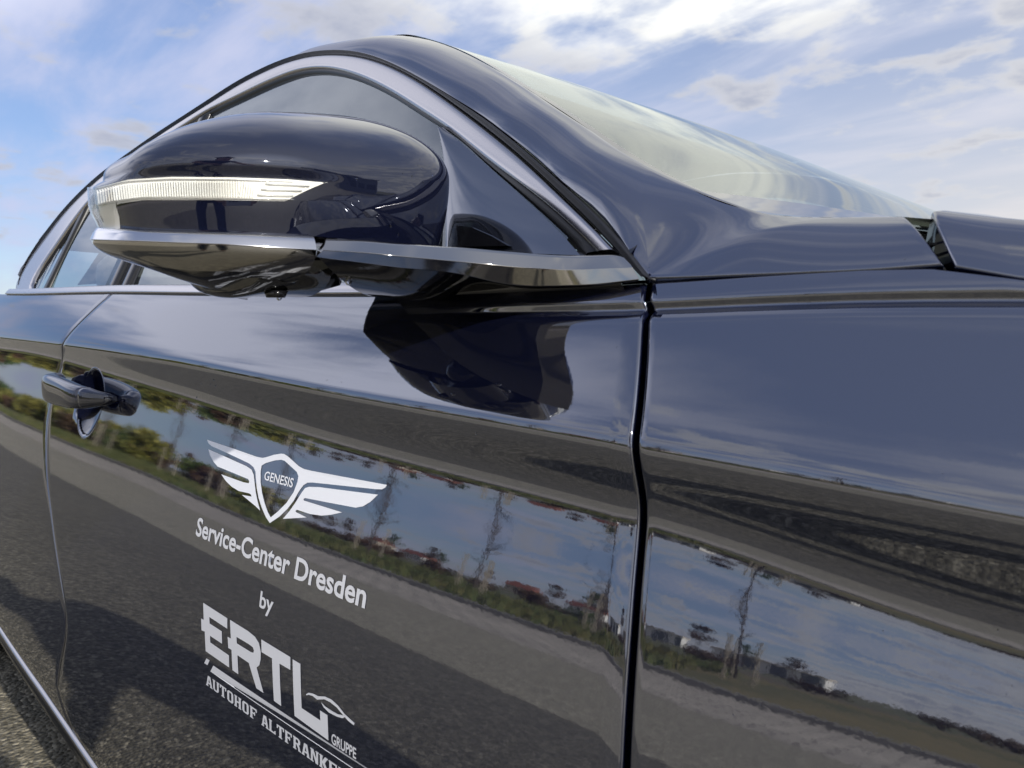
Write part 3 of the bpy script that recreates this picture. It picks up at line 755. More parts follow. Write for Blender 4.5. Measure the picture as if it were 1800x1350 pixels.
# black foot below the chrome arm
G = []
K_ = len(B_)
for k, b_ in enumerate(B_):
    t = k/(K_-1); dz = .020*(1-sm(.12, .55, t))+.002; inn = np.array([-.020, .040, 0])*(1-.55*t)
    e1 = b_+np.array([-.002, .002, .001]); row = []
    dirn = np.array([-.58, .815, 0])
    ln = max(.004, (.050-b_[1])/.815)
    for s in np.linspace(0, 1, 14):
        row.append(e1+dirn*ln*s+np.array([0, 0, -dz*math.sin(min(1, s*1.7)*math.pi/2)]))
    G.append(row)
foot = grid('mirror_foot', np.array(G), GLOSSB, mirror)
g0 = np.array(G)[0]; mesh('mirror_foot_end', np.vstack([g0, [g0[-1]+np.array([0, 0, .03])]]), [tuple(range(len(g0)+1))], GLOSSB, mirror, smooth=False)
# dark hinge between head and foot
d_ = ray(556, 480); hp0 = CAM+d_*(-.052-CAM[1])/d_[1]
tube('mirror_hinge', [hp0-RT*.016+np.array([0, 0, .002]), hp0-RT*.008, hp0+RT*.004, hp0+RT*.016], [(.012, .008), (.016, .0125), (.016, .0125), (.012, .009)], GLOSSB, mirror, n=20)
# door wedge that carries the foot
G = []
for k, s in enumerate(np.linspace(0, 1, 20)):
    x = -.50+.22*s; z0 = float(zbelt(x))-.003; hgt = .035
    G.append([(x, float(SIDE(x, z0)[0])+.004, z0), (x, float(SIDE(x, z0)[0])-.001, z0+.004), (x, .052, z0+.018), (x, .066, z0+.030)])
grid('mirror_plinth', np.array(G), GLOSSB, mirror)
for o in list(mirror.children): pass

# ------------------------------------------------------------------ door handle
def sidept(x, z, off=0.): return np.array([x, float(SIDE(x, z)[0])-off, z])
hb = []
zc_ = .800
for t in np.linspace(0, 1, 40):
    x = -1.232+(.205)*t; bul = max(0., 1-abs(2*t-1)**5)
    y = float(SIDE(x, zc_)[0])-.008-.026*bul; hh_ = (.0150+.0065*math.sin(math.pi*t)**.5 if 0 < t < 1 else .012)*(1.05-.38*t); dd = .007+.005*bul
    zc2 = zc_+.004*(1-t)-.003*t; row = []
    for a in np.linspace(0, 2*math.pi, 28, endpoint=False):
        ca, sa = math.cos(a), math.sin(a); p_ = .62
        row.append((x, y-dd*math.copysign(abs(ca)**p_, ca), zc2+hh_*math.copysign(abs(sa)**p_, sa)))
    hb.append(row)
hb = np.array(hb)
def capped(name, G, m, parent):
    a, b = G.shape[:2]; V = np.vstack([G.reshape(-1, 3), G[0].mean(0), G[-1].mean(0)]); F_ = []
    for i in range(a-1):
        for j in range(b): F_.append((i*b+j, (i+1)*b+j, (i+1)*b+(j+1) % b, i*b+(j+1) % b))
    for j in range(b): F_.append((a*b, j, (j+1) % b)); F_.append((a*b+1, (a-1)*b+(j+1) % b, (a-1)*b+j))
    return mesh(name, V, F_, m, parent)
hb[35:, :, 2] = zc_-.003+(hb[35:, :, 2]-zc_+.003)*np.linspace(.92, .6, 5)[:, None]
handle = capped('door_handle', hb[:35], PAINT_M, front_door)
hcap = hb[35:].copy(); hcap = capped('handle_cap', resample(hb[34:].reshape(6, -1), 12).reshape(12, 28, 3)+np.array([.0015, 0, 0]), PAINT_M, front_door)
MIRROR.append((handle, 'door_handle'))
hb2 = hb+np.array([0, 0, 0]); hb2[:, :, 0] -= 1.0
for i in range(hb2.shape[0]):
    dx = hb2[i, 0, 0]; hb2[i, :, 1] += float(SIDE(dx, zc_)[0])-float(SIDE(dx+1.0, zc_)[0])
rh = hb2[:, :, :]; rh[:, :, 2] += .012
capped('door_handle', rh, PAINT_M, rear_door)

# scooped cup behind the grip
G = []
for r_ in np.r_[np.linspace(0, .9, 22), np.linspace(.92, 1.06, 10)]:
    row = []
    for a in np.linspace(0, 2*math.pi, 72, endpoint=False):
        x, z = BOWL[0]+BOWL[2]*r_*math.cos(a), BOWL[1]+BOWL[2]*r_*math.sin(a)
        d_ = .016*max(0, 1-r_*r_)**.75 if r_ < 1 else 0
        lip = .0007*(1-float(sm(1.0, 1.06, r_))*1.6)
        row.append((x, float(SIDE(x, z)[0])+d_-lip, z))
    G.append(row)
grid('handle_cup', np.array(G), PAINT_M, front_door, wrap_t=True)

# ------------------------------------------------------------------ lettering on the front door
from mathutils.geometry import tessellate_polygon
def surf(x, z, off=.0004):
    y = float(SIDE(x, z)[0]); e = .004
    ty = (float(SIDE(x, z+e)[0])-float(SIDE(x, z-e)[0]))/(2*e); n_ = np.array([0, -1, ty]); n_ /= np.linalg.norm(n_)
    return np.array([x, y, z])+n_*off
def flat_poly(name, loops, m, parent, seg=.006):
    """vinyl shape from closed loops in (x, z) on the door"""
    den_ = []
    for lp in loops:
        o = []
        for a, b in zip(lp, np.roll(lp, -1, axis=0)):
            n_ = max(1, int(np.linalg.norm(b-a)/seg)); o += [a+(b-a)*k/n_ for k in range(n_)]
        den_.append(np.array(o))
    tri = tessellate_polygon([[Vector((p[0], p[1], 0)) for p in lp] for lp in den_])
    V = [surf(*p) for lp in den_ for p in lp]; Fc = []
    for t in tri:
        a, b, c = (V[i] for i in t); n_ = np.cross(b-a, c-a)
        Fc.append(tuple(t) if n_[1] < 0 else tuple(t)[::-1])
    return mesh(name, V, Fc, m, parent, smooth=False)
def px_loop(pts, sc, ox, oy): return np.array([hit(ox+x*sc, oy+y*sc, SIDE)[[0, 2]] for x, y in pts])
def chaikin(p, n=2):
    p = np.asarray(p, float)
    for _ in range(n):
        q = np.roll(p, -1, axis=0); d = np.stack([.8*p+.2*q, .2*p+.8*q], 1).reshape(-1, 2); p = d
    return p
za = (.2, 340, 760)
A_o = [(123, 65), (340, 138), (560, 215), (610, 225), (640, 220), (710, 198), (770, 188), (800, 190), (830, 208), (880, 252), (930, 298), (975, 322), (1040, 338), (1705, 462), (1690, 485), (1660, 501), (1600, 499), (1050, 441), (1005, 443), (970, 465), (930, 520), (885, 600), (830, 672), (760, 740), (675, 797), (640, 745), (605, 665), (577, 580), (560, 490), (552, 400), (549, 345), (530, 305), (495, 275), (440, 248), (300, 182), (165, 122), (138, 100)]
A_i = [(603, 292), (640, 270), (720, 247), (775, 241), (805, 250), (860, 300), (912, 348), (926, 385), (918, 435), (885, 525), (822, 620), (745, 697), (682, 748), (657, 700), (630, 625), (607, 535), (594, 440), (594, 350)]
B_l = [(135, 148), (330, 235), (470, 298), (515, 328), (534, 375), (542, 450), (550, 520), (567, 605), (590, 688), (545, 645), (430, 550), (515, 565), (508, 545), (490, 535), (400, 515), (340, 478), (290, 430), (248, 369), (440, 438), (490, 448), (495, 430), (483, 410), (215, 300), (180, 258), (150, 202)]
C_r = [(1625, 548), (1560, 610), (1495, 650), (1430, 662), (1180, 615), (985, 577), (970, 588), (975, 600), (1310, 703), (1210, 725), (1130, 732), (1030, 718), (915, 681), (900, 690), (905, 701), (998, 748), (790, 760), (850, 690), (905, 610), (955, 530), (985, 490), (1020, 479), (1110, 482)]
em = flat_poly('emblem_wings', [px_loop(A_o, *za), px_loop(A_i, *za)], DECALW, front_door)
flat_poly('emblem_feathers', [px_loop(B_l, *za)], DECALW, front_door); flat_poly('emblem_feathers', [px_loop(C_r, *za)], DECALW, front_door)
zb_ = (320/1394, 340, 1040)
for nm, lp in (('letter_e', [[(78, 85), (262, 203), (262, 283), (125, 193), (127, 243), (220, 303), (222, 398), (130, 337), (132, 388), (275, 487), (277, 580), (97, 455), (90, 305), (65, 295), (62, 205), (82, 215)]]),
               ('letter_r', [[(283, 215), (420, 300), (475, 345), (505, 395), (518, 455), (518, 515), (508, 562), (487, 580), (540, 775), (485, 738), (427, 545), (340, 485), (347, 632), (302, 600), (295, 445), (270, 430), (265, 345), (290, 358)], [(333, 345), (430, 403), (458, 425), (467, 450), (462, 468), (440, 460), (335, 395)]]),
               ('letter_t', [[(523, 365), (745, 500), (745, 598), (662, 550), (675, 875), (620, 835), (605, 510), (525, 462)]]),
               ('letter_l', [[(763, 517), (822, 552), (832, 890), (975, 985), (972, 908), (1030, 945), (1037, 1138), (778, 950)]]),
               ('lettering_dash', [[(103, 510), (127, 525), (110, 562), (86, 546)]]),
               ('car_swoosh', [[(865, 785), (885, 773), (920, 780), (960, 800), (1010, 802), (1060, 825), (1110, 870), (1160, 935), (1237, 1005), (1232, 1022), (1190, 990), (1150, 945), (1100, 885), (1050, 845), (1005, 823), (950, 825), (915, 797), (885, 788), (870, 793)]]),
               ('car_swoosh', [[(980, 845), (1010, 876), (1060, 910), (1110, 938), (1150, 946), (1160, 938), (1167, 958), (1145, 968), (1100, 955), (1040, 924), (1000, 884)]])):
    flat_poly(nm, [px_loop(l_, *zb_) for l_ in lp], DECAL, front_door)
pA = px_loop([(155, 565), (135, 583)], *zb_); zt_, zl_ = pA[0][1], pA[0][1]-.0078
flat_poly('lettering_bar', [np.array([(pA[0][0], zt_), (-.36, zt_), (-.366, zl_), (pA[0][0]-.006, zl_)])], DECAL, front_door)
def text(name, body, x0, x1, zbase, cap_h, m, bold=.0, shear=0., space=1.):
    cu = bpy.data.curves.new(name, 'FONT'); cu.body = body; cu.offset = bold; cu.shear = shear; cu.resolution_u = 4; cu.space_character = space
    ob = bpy.data.objects.new(name, cu); col.objects.link(ob); bpy.context.view_layer.update()
    dg = bpy.context.evaluated_depsgraph_get(); me = bpy.data.meshes.new_from_object(ob.evaluated_get(dg)); bpy.data.objects.remove(ob)
    import bmesh
    bm = bmesh.new(); bm.from_mesh(me); bmesh.ops.remove_doubles(bm, verts=bm.verts, dist=1e-5); bmesh.ops.triangulate(bm, faces=bm.faces)
    xs_ = [v.co.x for v in bm.verts]; a, b = min(xs_), max(xs_); chh = .69
    sx = (x1-x0)/(b-a); sz = cap_h/chh
    for v in bm.verts: v.co = Vector(surf(x0+(v.co.x-a)*sx, zbase+v.co.y*sz))
    bmesh.ops.recalc_face_normals(bm, faces=bm.faces)
    for f in bm.faces:
        if f.normal.y > 0: f.normal_flip()
    bm.to_mesh(me); bm.free()
    return link(name, me, m, front_door, smooth=False)
hp_ = lambda u, v: hit(u, v, SIDE)
a, b, t = hp_(345, 935), hp_(641, 1075), hp_(347, 903)
text('service_lettering', 'Service-Center Dresden', a[0], b[0], (a[2]+b[2])/2, abs(t[2]-a[2])*.98, DECAL, .022)
a, b, t = hp_(456, 1070), hp_(479, 1085), hp_(456, 1038)
text('by_lettering', 'by', a[0], b[0], a[2]+.002, abs(t[2]-a[2])*.9, DECAL, .018)
a, b, t = hp_(340+.2*622, 760+.2*415), hp_(340+.2*872, 760+.2*484), hp_(340+.2*625, 760+.2*338)
text('emblem_lettering', 'GENESIS', a[0], b[0], (a[2]+b[2])/2, abs(t[2]-a[2]), DECALW, .012)
k_ = 320/1394
a, b, t = hp_(340+k_*1060, 1040+k_*1152), hp_(340+k_*1248, 1040+k_*1288), hp_(340+k_*1057, 1040+k_*1072)
text('gruppe_lettering', 'GRUPPE', a[0], b[0], (a[2]+b[2])/2, abs(t[2]-a[2]), DECAL, .02)
# slab letters, drawn in a 6 x 10 box
GL = {
 'A': [[(0, 0), (2.3, 0), (2.3, 1), (1.9, 1), (2.2, 2.6), (4.0, 2.6), (4.3, 1), (3.9, 1), (3.9, 0), (6.4, 0), (6.4, 1), (5.9, 1), (4.3, 10), (1.9, 10), (.5, 1), (0, 1)], [(2.45, 4.0), (3.1, 7.9), (3.75, 4.0)]],
 'U': [[(-.2, 10), (-.2, 9), (.3, 9), (.3, 1.8), (1.3, .3), (3, 0), (4.7, .3), (5.7, 1.8), (5.7, 9), (6.2, 9), (6.2, 10), (3.6, 10), (3.6, 9), (4, 9), (4, 2.4), (3.6, 1.6), (3, 1.4), (2.4, 1.6), (2, 2.4), (2, 9), (2.4, 9), (2.4, 10)]],
 'T': [[(0, 10), (0, 7), (.9, 7), (1.1, 8.7), (2.1, 8.7), (2.1, 1), (1.5, 1), (1.5, 0), (4.5, 0), (4.5, 1), (3.9, 1), (3.9, 8.7), (4.9, 8.7), (5.1, 7), (6, 7), (6, 10)]],
 'O': [[(1.4, 0), (4.6, 0), (5.7, 1.4), (5.7, 8.6), (4.6, 10), (1.4, 10), (.3, 8.6), (.3, 1.4)], [(2, 2), (2, 8), (2.4, 8.6), (3.6, 8.6), (4, 8), (4, 2), (3.6, 1.4), (2.4, 1.4)]],
 'H': [[(0, 0), (2.5, 0), (2.5, 1), (2.1, 1), (2.1, 4.4), (3.9, 4.4), (3.9, 1), (3.5, 1), (3.5, 0), (6, 0), (6, 1), (5.6, 1), (5.6, 9), (6, 9), (6, 10), (3.5, 10), (3.5, 9), (3.9, 9), (3.9, 5.8), (2.1, 5.8), (2.1, 9), (2.5, 9), (2.5, 10), (0, 10), (0, 9), (.4, 9), (.4, 1), (0, 1)]],
 'F': [[(0, 0), (2.8, 0), (2.8, 1), (2.1, 1), (2.1, 4.4), (3.4, 4.4), (3.5, 3.6), (4.3, 3.6), (4.3, 6.6), (3.5, 6.6), (3.4, 5.8), (2.1, 5.8), (2.1, 8.6), (4.6, 8.6), (4.8, 7.2), (5.7, 7.2), (5.7, 10), (0, 10), (0, 9), (.4, 9), (.4, 1), (0, 1)]],
 'L': [[(0, 0), (5.6, 0), (5.6, 3), (4.8, 3), (4.5, 1.4), (2.1, 1.4), (2.1, 9), (2.6, 9), (2.6, 10), (0, 10), (0, 9), (.4, 9), (.4, 1), (0, 1)]],
 'R': [[(0, 0), (2.5, 0), (2.5, 1), (2.1, 1), (2.1, 4.4), (2.8, 4.4), (3.9, 2), (4.1, 0), (6.2, 0), (6.2, 1), (5.6, 1.1), (5.2, 3), (4.5, 4.9), (5.4, 5.8), (5.6, 7), (5.6, 8.4), (4.8, 9.6), (3.8, 10), (0, 10), (0, 9), (.4, 9), (.4, 1), (0, 1)], [(2.1, 5.8), (2.1, 8.6), (3.4, 8.6), (3.9, 8.1), (3.9, 6.4), (3.4, 5.8)]],
 'N': [[(0, 0), (2.3, 0), (2.3, 1), (1.8, 1), (1.8, 6.8), (4, 0), (5.7, 0), (5.7, 9), (6.1, 9), (6.1, 10), (3.9, 10), (3.9, 9), (4.3, 9), (4.3, 4), (2.3, 10), (0, 10), (0, 9), (.4, 9), (.4, 1), (0, 1)]],
 'K': [[(0, 0), (2.5, 0), (2.5, 1), (2.1, 1), (2.1, 4.2), (4, 0), (6.2, 0), (6.2, 1), (5.7, 1), (3.9, 5.2), (5.6, 9), (6, 9), (6, 10), (4, 10), (2.1, 5.8), (2.1, 9), (2.5, 9), (2.5, 10), (0, 10), (0, 9), (.4, 9), (.4, 1), (0, 1)]],
 'E': [[(0, 0), (5.7, 0), (5.7, 2.8), (4.8, 2.8), (4.6, 1.4), (2.1, 1.4), (2.1, 4.4), (4.2, 4.4), (4.2, 5.8), (2.1, 5.8), (2.1, 8.6), (4.6, 8.6), (4.8, 7.2), (5.7, 7.2), (5.7, 10), (0, 10), (0, 9), (.4, 9), (.4, 1), (0, 1)]]}
a, t, b = hp_(340+k_*100, 1040+k_*706), hp_(340+k_*110, 1040+k_*632), hp_(340+k_*495, 1040+k_*1003)
c, d_ = hp_(340+k_*525, 1040+k_*1055), hp_(340+k_*830, 1040+k_*1305)
ch_ = abs(t[2]-a[2])*.98
def slab(word, x0, adv, zb0, h):
    for i, ch in enumerate(word):
        sx = adv*.90/6.0; x = x0+adv*i
        flat_poly('slab_letter_'+ch.lower(), [np.array([(x+px*sx, zb0+pz*h/10) for px, pz in lp]) for lp in GL[ch]], DECAL, front_door)
slab('AUTOHOF', a[0], (b[0]-a[0])/6.95, (a[2]+b[2])/2, ch_)
slab('ALTFRANKEN', c[0], (d_[0]-c[0])/4.95, (a[2]+b[2])/2, ch_)
# ------------------------------------------------------------------ left-hand twins
def twin(o, name, parent):
    me = o.data.copy(); n_ = len(me.vertices); co = np.empty(n_*3, 'f'); me.vertices.foreach_get('co', co); co = co.reshape(-1, 3)
    co[:, 1] = 2*YC-co[:, 1]; me.vertices.foreach_set('co', co.ravel()); me.flip_normals(); me.update()
    t = bpy.data.objects.new(name, me); col.objects.link(t); t.parent = parent
    return t
for o, nm in MIRROR: twin(o, nm, car)
mirror2 = empty('door_mirror'); mirror2.parent = car
for o in list(mirror.children):
    t = twin(o, o.name.split('.')[0], mirror2)
    for c in list(o.children): twin(c, c.name.split('.')[0], t)

# ------------------------------------------------------------------ raindrops on the car
from mathutils.bvhtree import BVHTree
def bvh(o): return BVHTree.FromPolygons([v.co[:] for v in o.data.vertices], [p.vertices[:] for p in o.data.polygons])
WATER = mat('rain_water', (1, 1, 1), .0, 0, 1.33); WATER.node_tree.nodes['Principled BSDF'].inputs['Transmission Weight'].default_value = 1
def drop_mesh():
    V, F_ = [(0, 0, .55)], []
    for r, z in ((.55, .45), (.88, .22), (1., .0)):
        for k in range(10): V.append((r*math.cos(k*.6283), r*math.sin(k*.6283), z))
    for k in range(10):
        F_.append((0, 1+k, 1+(k+1) % 10))
        for q in (0, 1): F_.append((1+q*10+k, 11+q*10+k, 11+q*10+(k+1) % 10, 1+q*10+(k+1) % 10))
    me = bpy.data.meshes.new('water_drop'); me.from_pydata(V, [], F_); me.polygons.foreach_set('use_smooth', [True]*len(F_)); me.materials.append(WATER)
    return me
dme = drop_mesh()
def drops(target, pts, label, group):
    tr = bvh(target)
    for u, v, r in pts:
        d = ray(u, v); loc, nr, _, _ = tr.ray_cast(Vector(CAM), Vector(d))
        if loc is None: continue
        if nr.dot(Vector(d)) > 0: nr = -nr
        o = bpy.data.objects.new('water_drop', dme); col.objects.link(o); o.location = loc
        o.rotation_euler = nr.to_track_quat('Z', 'Y').to_euler(); o.scale = (r*.85, r, r*.8)
        tag(o, label, 'water drop', group)
k3 = 280/1800
drops(cap, [(540+k3*x, 270+k3*y, r*.00022) for x, y, r in ((557, 285, 4), (1183, 255, 3), (1310, 325, 3), (955, 752, 3), (940, 820, 5), (1025, 915, 5), (1270, 68, 2), (1250, 135, 2), (1300, 172, 2), (1395, 288, 2), (1415, 245, 2), (1080, 225, 2), (1495, 290, 2))],
      'small raindrop on the navy door mirror cap', 'raindrops on the mirror cap')
drops(front_door, [(60+.1778*x, 600+.1778*y, r*.0004) for x, y, r in ((1475, 670, 3), (1607, 555, 3), (1658, 418, 2), (1745, 425, 2), (1775, 380, 3), (1790, 437, 3))]+[(837, 762, .0011), (780, 617, .0006), (1084, 610, .0006), (1098, 617, .0006), (575, 668, .0006), (600, 672, .0005), (530, 690, .0005), (395, 655, .0008), (415, 660, .0008), (430, 672, .0007)],
      'small raindrop on the navy front door skin', 'raindrops on the front door')
rd_ = random.Random(5)
drops(fender, [(rd_.uniform(1160, 1790), rd_.uniform(560, 1300), rd_.uniform(.00025, .0005)) for _ in range(22)], 'tiny raindrop on the navy front fender', 'raindrops on the front fender')
drops(pillar, [(rd_.uniform(760, 1600), rd_.uniform(110, 470), rd_.uniform(.0003, .0006)) for _ in range(26)], 'tiny raindrop on the navy pillar panel', 'raindrops on the pillar panel')
def hanging(p, r, label):
    G = [[(p[0]+q*r*math.cos(a), p[1]+q*r*math.sin(a), p[2]-z*r) for q, z in ((1., 0), (.95, .5), (.8, 1.0), (.5, 1.4), (.02, 1.6))] for a in np.linspace(0, 2*math.pi, 12, endpoint=False)]
    o = grid('water_drop', np.array(G), WATER, None, wrap_s=True, flip=True); tag(o, label, 'water drop')
def lowest(o, u0):
    best = None
    for v_ in o.data.vertices:
        q = np.array(v_.co)-CAM; zz_ = q@FW; u_ = 900+FPX*(q@RT)/zz_; w_ = 675-FPX*(q@UP)/zz_
        if abs(u_-u0) < 8 and (best is None or w_ > best[0]): best = (w_, np.array(v_.co))
    return best[1] if best else None
for o_, u0, r_, lb in ((cowl, 487, .0022, 'wide raindrop hanging under the rounded door mirror head'), (foot, 606, .0025, 'raindrop hanging under the foot of the door mirror')):
    p = lowest(o_, u0)
    if p is not None: hanging(p+np.array([0, 0, .0006]), r_, lb)

# ------------------------------------------------------------------ ground
def nodes_mat(name):
    m = bpy.data.materials.new(name); m.use_nodes = True; t = m.node_tree; return m, t, t.nodes['Principled BSDF']
def asphalt(name, lo, hi):
    m, t, b = nodes_mat(name); tcn = t.nodes.new('ShaderNodeTexCoord')
    v = t.nodes.new('ShaderNodeTexVoronoi'); v.inputs['Scale'].default_value = 105; t.links.new(tcn.outputs['Object'], v.inputs['Vector'])
    hs_ = t.nodes.new('ShaderNodeSeparateColor'); t.links.new(v.outputs['Color'], hs_.inputs[0])
    r = t.nodes.new('ShaderNodeValToRGB'); e = r.color_ramp.elements; e[0].color = (.10, .092, .066, 1); e[1].position = 1; e[1].color = (.54, .49, .37, 1)
    x = e.new(.45); x.color = (.19, .172, .124, 1); x = e.new(.8); x.color = (.29, .26, .19, 1)
    t.links.new(hs_.outputs[0], r.inputs[0])
    n = t.nodes.new('ShaderNodeTexNoise'); n.inputs['Scale'].default_value = .35; n.inputs['Detail'].default_value = 6; t.links.new(tcn.outputs['Object'], n.inputs['Vector'])
    mr = t.nodes.new('ShaderNodeMapRange'); mr.inputs[3].default_value = lo; mr.inputs[4].default_value = hi; t.links.new(n.outputs['Fac'], mr.inputs[0])
    mx = t.nodes.new('ShaderNodeMix'); mx.data_type = 'RGBA'; mx.blend_type = 'MULTIPLY'; mx.inputs[0].default_value = 1; t.links.new(r.outputs[0], mx.inputs[6]); t.links.new(mr.outputs[0], mx.inputs[7])
    t.links.new(mx.outputs[2], b.inputs['Base Color']); b.inputs['Roughness'].default_value = .8
    bp = t.nodes.new('ShaderNodeBump'); bp.inputs['Strength'].default_value = .9; bp.inputs['Distance'].default_value = .006; bp.invert = True
    t.links.new(v.outputs['Distance'], bp.inputs['Height']); t.links.new(bp.outputs[0], b.inputs['Normal'])
    return m
def paving():
    m, t, b = nodes_mat('paving_blocks'); tcn = t.nodes.new('ShaderNodeTexCoord')
    k = t.nodes.new('ShaderNodeTexBrick'); t.links.new(tcn.outputs['Object'], k.inputs['Vector']); k.inputs['Scale'].default_value = 1
    k.inputs['Brick Width'].default_value = .42; k.inputs['Row Height'].default_value = .21; k.inputs['Mortar Size'].default_value = .018
    k.inputs['Color1'].default_value = (.46, .41, .33, 1); k.inputs['Color2'].default_value = (.36, .32, .26, 1); k.inputs['Mortar'].default_value = (.07, .06, .05, 1)
    n = t.nodes.new('ShaderNodeTexNoise'); n.inputs['Scale'].default_value = 1.2; n.inputs['Detail'].default_value = 8; t.links.new(tcn.outputs['Object'], n.inputs['Vector'])
    mr = t.nodes.new('ShaderNodeMapRange'); mr.inputs[3].default_value = .6; mr.inputs[4].default_value = 1.35; t.links.new(n.outputs['Fac'], mr.inputs[0])
    mx = t.nodes.new('ShaderNodeMix'); mx.data_type = 'RGBA'; mx.blend_type = 'MULTIPLY'; mx.inputs[0].default_value = 1; t.links.new(k.outputs[0], mx.inputs[6]); t.links.new(mr.outputs[0], mx.inputs[7])
    t.links.new(mx.outputs[2], b.inputs['Base Color']); b.inputs['Roughness'].default_value = .85
    return m
GRASS = mat('grass_verge', (.07, .075, .026), .9, noisec=(.5, (.20, .15, .06), .35, .7)); FIELD = mat('field_earth', (.10, .075, .045), .95, noisec=(.06, (.07, .09, .03), .4, .6))
STONE = mat('kerb_stone', (.30, .28, .25), .85, noisec=(3, (.2, .19, .17), .3, .7))
def sheet(name, x0, x1, y0, y1, z, m): return tag(mesh(name, [(x0, y0, z), (x1, y0, z), (x1, y1, z), (x0, y1, z)], [(0, 1, 2, 3)], m, smooth=False), kind='structure')
sheet('ground', -1500, 1500, -1500, 1500, -.012, FIELD)
sheet('parking_lot', -120, 60, -2.5, 14, 0., asphalt('asphalt_lot', .38, .64))  # asphalt shader with its colour multiplied darker near the car
sheet('road', -160, 60, -5.6, -2.5, .002, asphalt('asphalt_pale', .95, 1.4))  # same asphalt shader, colour multiplied paler than the lot
sheet('pavement', -200, 60, -9.2, -5.6, .004, paving())
tag(mesh('kerb', [(x, y, z) for x in (-200, 60) for y, z in ((-9.2, -.01), (-9.2, .11), (-9.36, .12), (-9.36, -.01))], [(0, 1, 5, 4), (1, 2, 6, 5), (2, 3, 7, 6)], STONE, smooth=False), kind='structure')
nx_, ny_ = 120, 10; vg = np.array([[(x, -9.36-(7.6)*j/(ny_-1), .10+.25*(j/(ny_-1))**1.5+.05*math.sin(x*.7+j)*j/ny_) for j in range(ny_)] for x in np.linspace(-200, 60, nx_)])
tag(grid('grass_bank', vg, GRASS, flip=True), kind='structure')
# grass tufts along the bank
V, F_ = [], []
for k in range(9000):
    x = -4-abs(random.gauss(0, 1))*28; y = -9.5-random.random()*7; j = (-9.36-y)/7.6; z = .10+.25*j**1.5; h = random.uniform(.08, .30); a = random.random()*3.14; wd = .05
    b = len(V); dx, dy = math.cos(a)*wd, math.sin(a)*wd
    V += [(x-dx, y-dy, z-.03), (x+dx, y+dy, z-.03), (x+random.gauss(0, .05), y+random.gauss(0, .05), z+h)]; F_.append((b, b+1, b+2))
TUFT = mat('grass_blades', (.07, .10, .025), .8, noisec=(.6, (.17, .15, .05), .4, .65))
tag(mesh('grass_tufts', V, F_, TUFT, smooth=False), 'rough grass and weeds growing along the bank across the road', 'grass', kind='stuff')

# ------------------------------------------------------------------ plants across the road (seen in the paint)
BARK = mat('bark', (.09, .07, .055), .9); POST = mat('pale_timber_stake', (.42, .36, .27), .8)
def leafcloud(n, sx, sy, sz, leaf, seed, hollow=.4):
    rg_ = random.Random(seed); V, F_ = [], []
    lumps = [(rg_.gauss(0, .38), rg_.gauss(0, .38), rg_.uniform(.15, .85), rg_.uniform(.28, .5)) for _ in range(9)]
    for k in range(n):
        l_ = lumps[k % 9]; a, b = rg_.random()*6.283, math.acos(rg_.uniform(-1, 1)); r = l_[3]*rg_.uniform(hollow, 1)
        c = np.array([(l_[0]+r*math.sin(b)*math.cos(a))*sx, (l_[1]+r*math.sin(b)*math.sin(a))*sy, max(.02, l_[2]+r*.7*math.cos(b))*sz])
        e1 = np.array([rg_.gauss(0, 1) for _ in range(3)]); e1 /= np.linalg.norm(e1); e2 = np.cross(e1, [rg_.gauss(0, 1) for _ in range(3)]); e2 /= np.linalg.norm(e2); q = leaf*rg_.uniform(.6, 1.3); i = len(V)
        V += [c-e1*q, c+e2*q*.5, c+e1*q, c-e2*q*.5]; F_.append((i, i+1, i+2, i+3))
    return V, F_
LEAFS = [mat('leaf_yellow_green', (.26, .23, .035), .6, noisec=(1.5, (.12, .14, .025), .4, .6)), mat('leaf_brown', (.12, .065, .03), .7, noisec=(1.5, (.06, .045, .02), .4, .6)),
         mat('leaf_green', (.05, .09, .02), .6, noisec=(1.5, (.10, .13, .03), .4, .6)), mat('leaf_russet', (.15, .075, .035), .7, noisec=(1.5, (.09, .06, .025), .4, .6))]
crowns = []
for k in range(4):
    V, F_ = leafcloud(900, 1.1, 1.1, 1.0, .10, 20+k)
    me = bpy.data.meshes.new('foliage'); me.from_pydata([tuple(v) for v in V], [], F_); me.materials.append(LEAFS[k]); crowns.append(me)
stem_me = []
def stems(h, n, spread, seed, rad=.03):
    rg_ = random.Random(seed); V, F_ = [], []
    for k in range(n):
        a = rg_.random()*6.283; pts = [np.array([0, 0, 0.]), np.array([math.cos(a)*spread*.3, math.sin(a)*spread*.3, h*.5]), np.array([math.cos(a)*spread, math.sin(a)*spread, h])]
        for i, p_ in enumerate(pts):
            for j in range(5): V.append(p_+np.array([math.cos(j*1.257), math.sin(j*1.257), 0])*rad*(1-.4*i))
        b = k*15
        for i in range(2):
            for j in range(5): F_.append((b+i*5+j, b+i*5+(j+1) % 5, b+(i+1)*5+(j+1) % 5, b+(i+1)*5+j))
    me = bpy.data.meshes.new('stems'); me.from_pydata([tuple(v) for v in V], [], F_); me.materials.append(BARK)
    return me
st_b = stems(.8, 7, .35, 3)
BN = ['yellow-green bush on the grass bank, mirrored in the door paint', 'brown autumn bush on the grass bank, mirrored in the door paint', 'green bush on the grass bank, mirrored in the door paint', 'russet autumn bush on the grass bank, mirrored in the door paint']
def bush(x, y, s, k, hz=1.):
    o = empty('bush', (x, y, .25), random.random()*6); tag(o, BN[k], 'bush', 'bushes along the grass bank, kind %s' % ['yellow', 'brown', 'green', 'russet'][k])
    for nm, me in (('foliage', crowns[k]), ('stems', st_b)):
        c = bpy.data.objects.new(nm, me); col.objects.link(c); c.parent = o; c.scale = (s, s, s*hz)
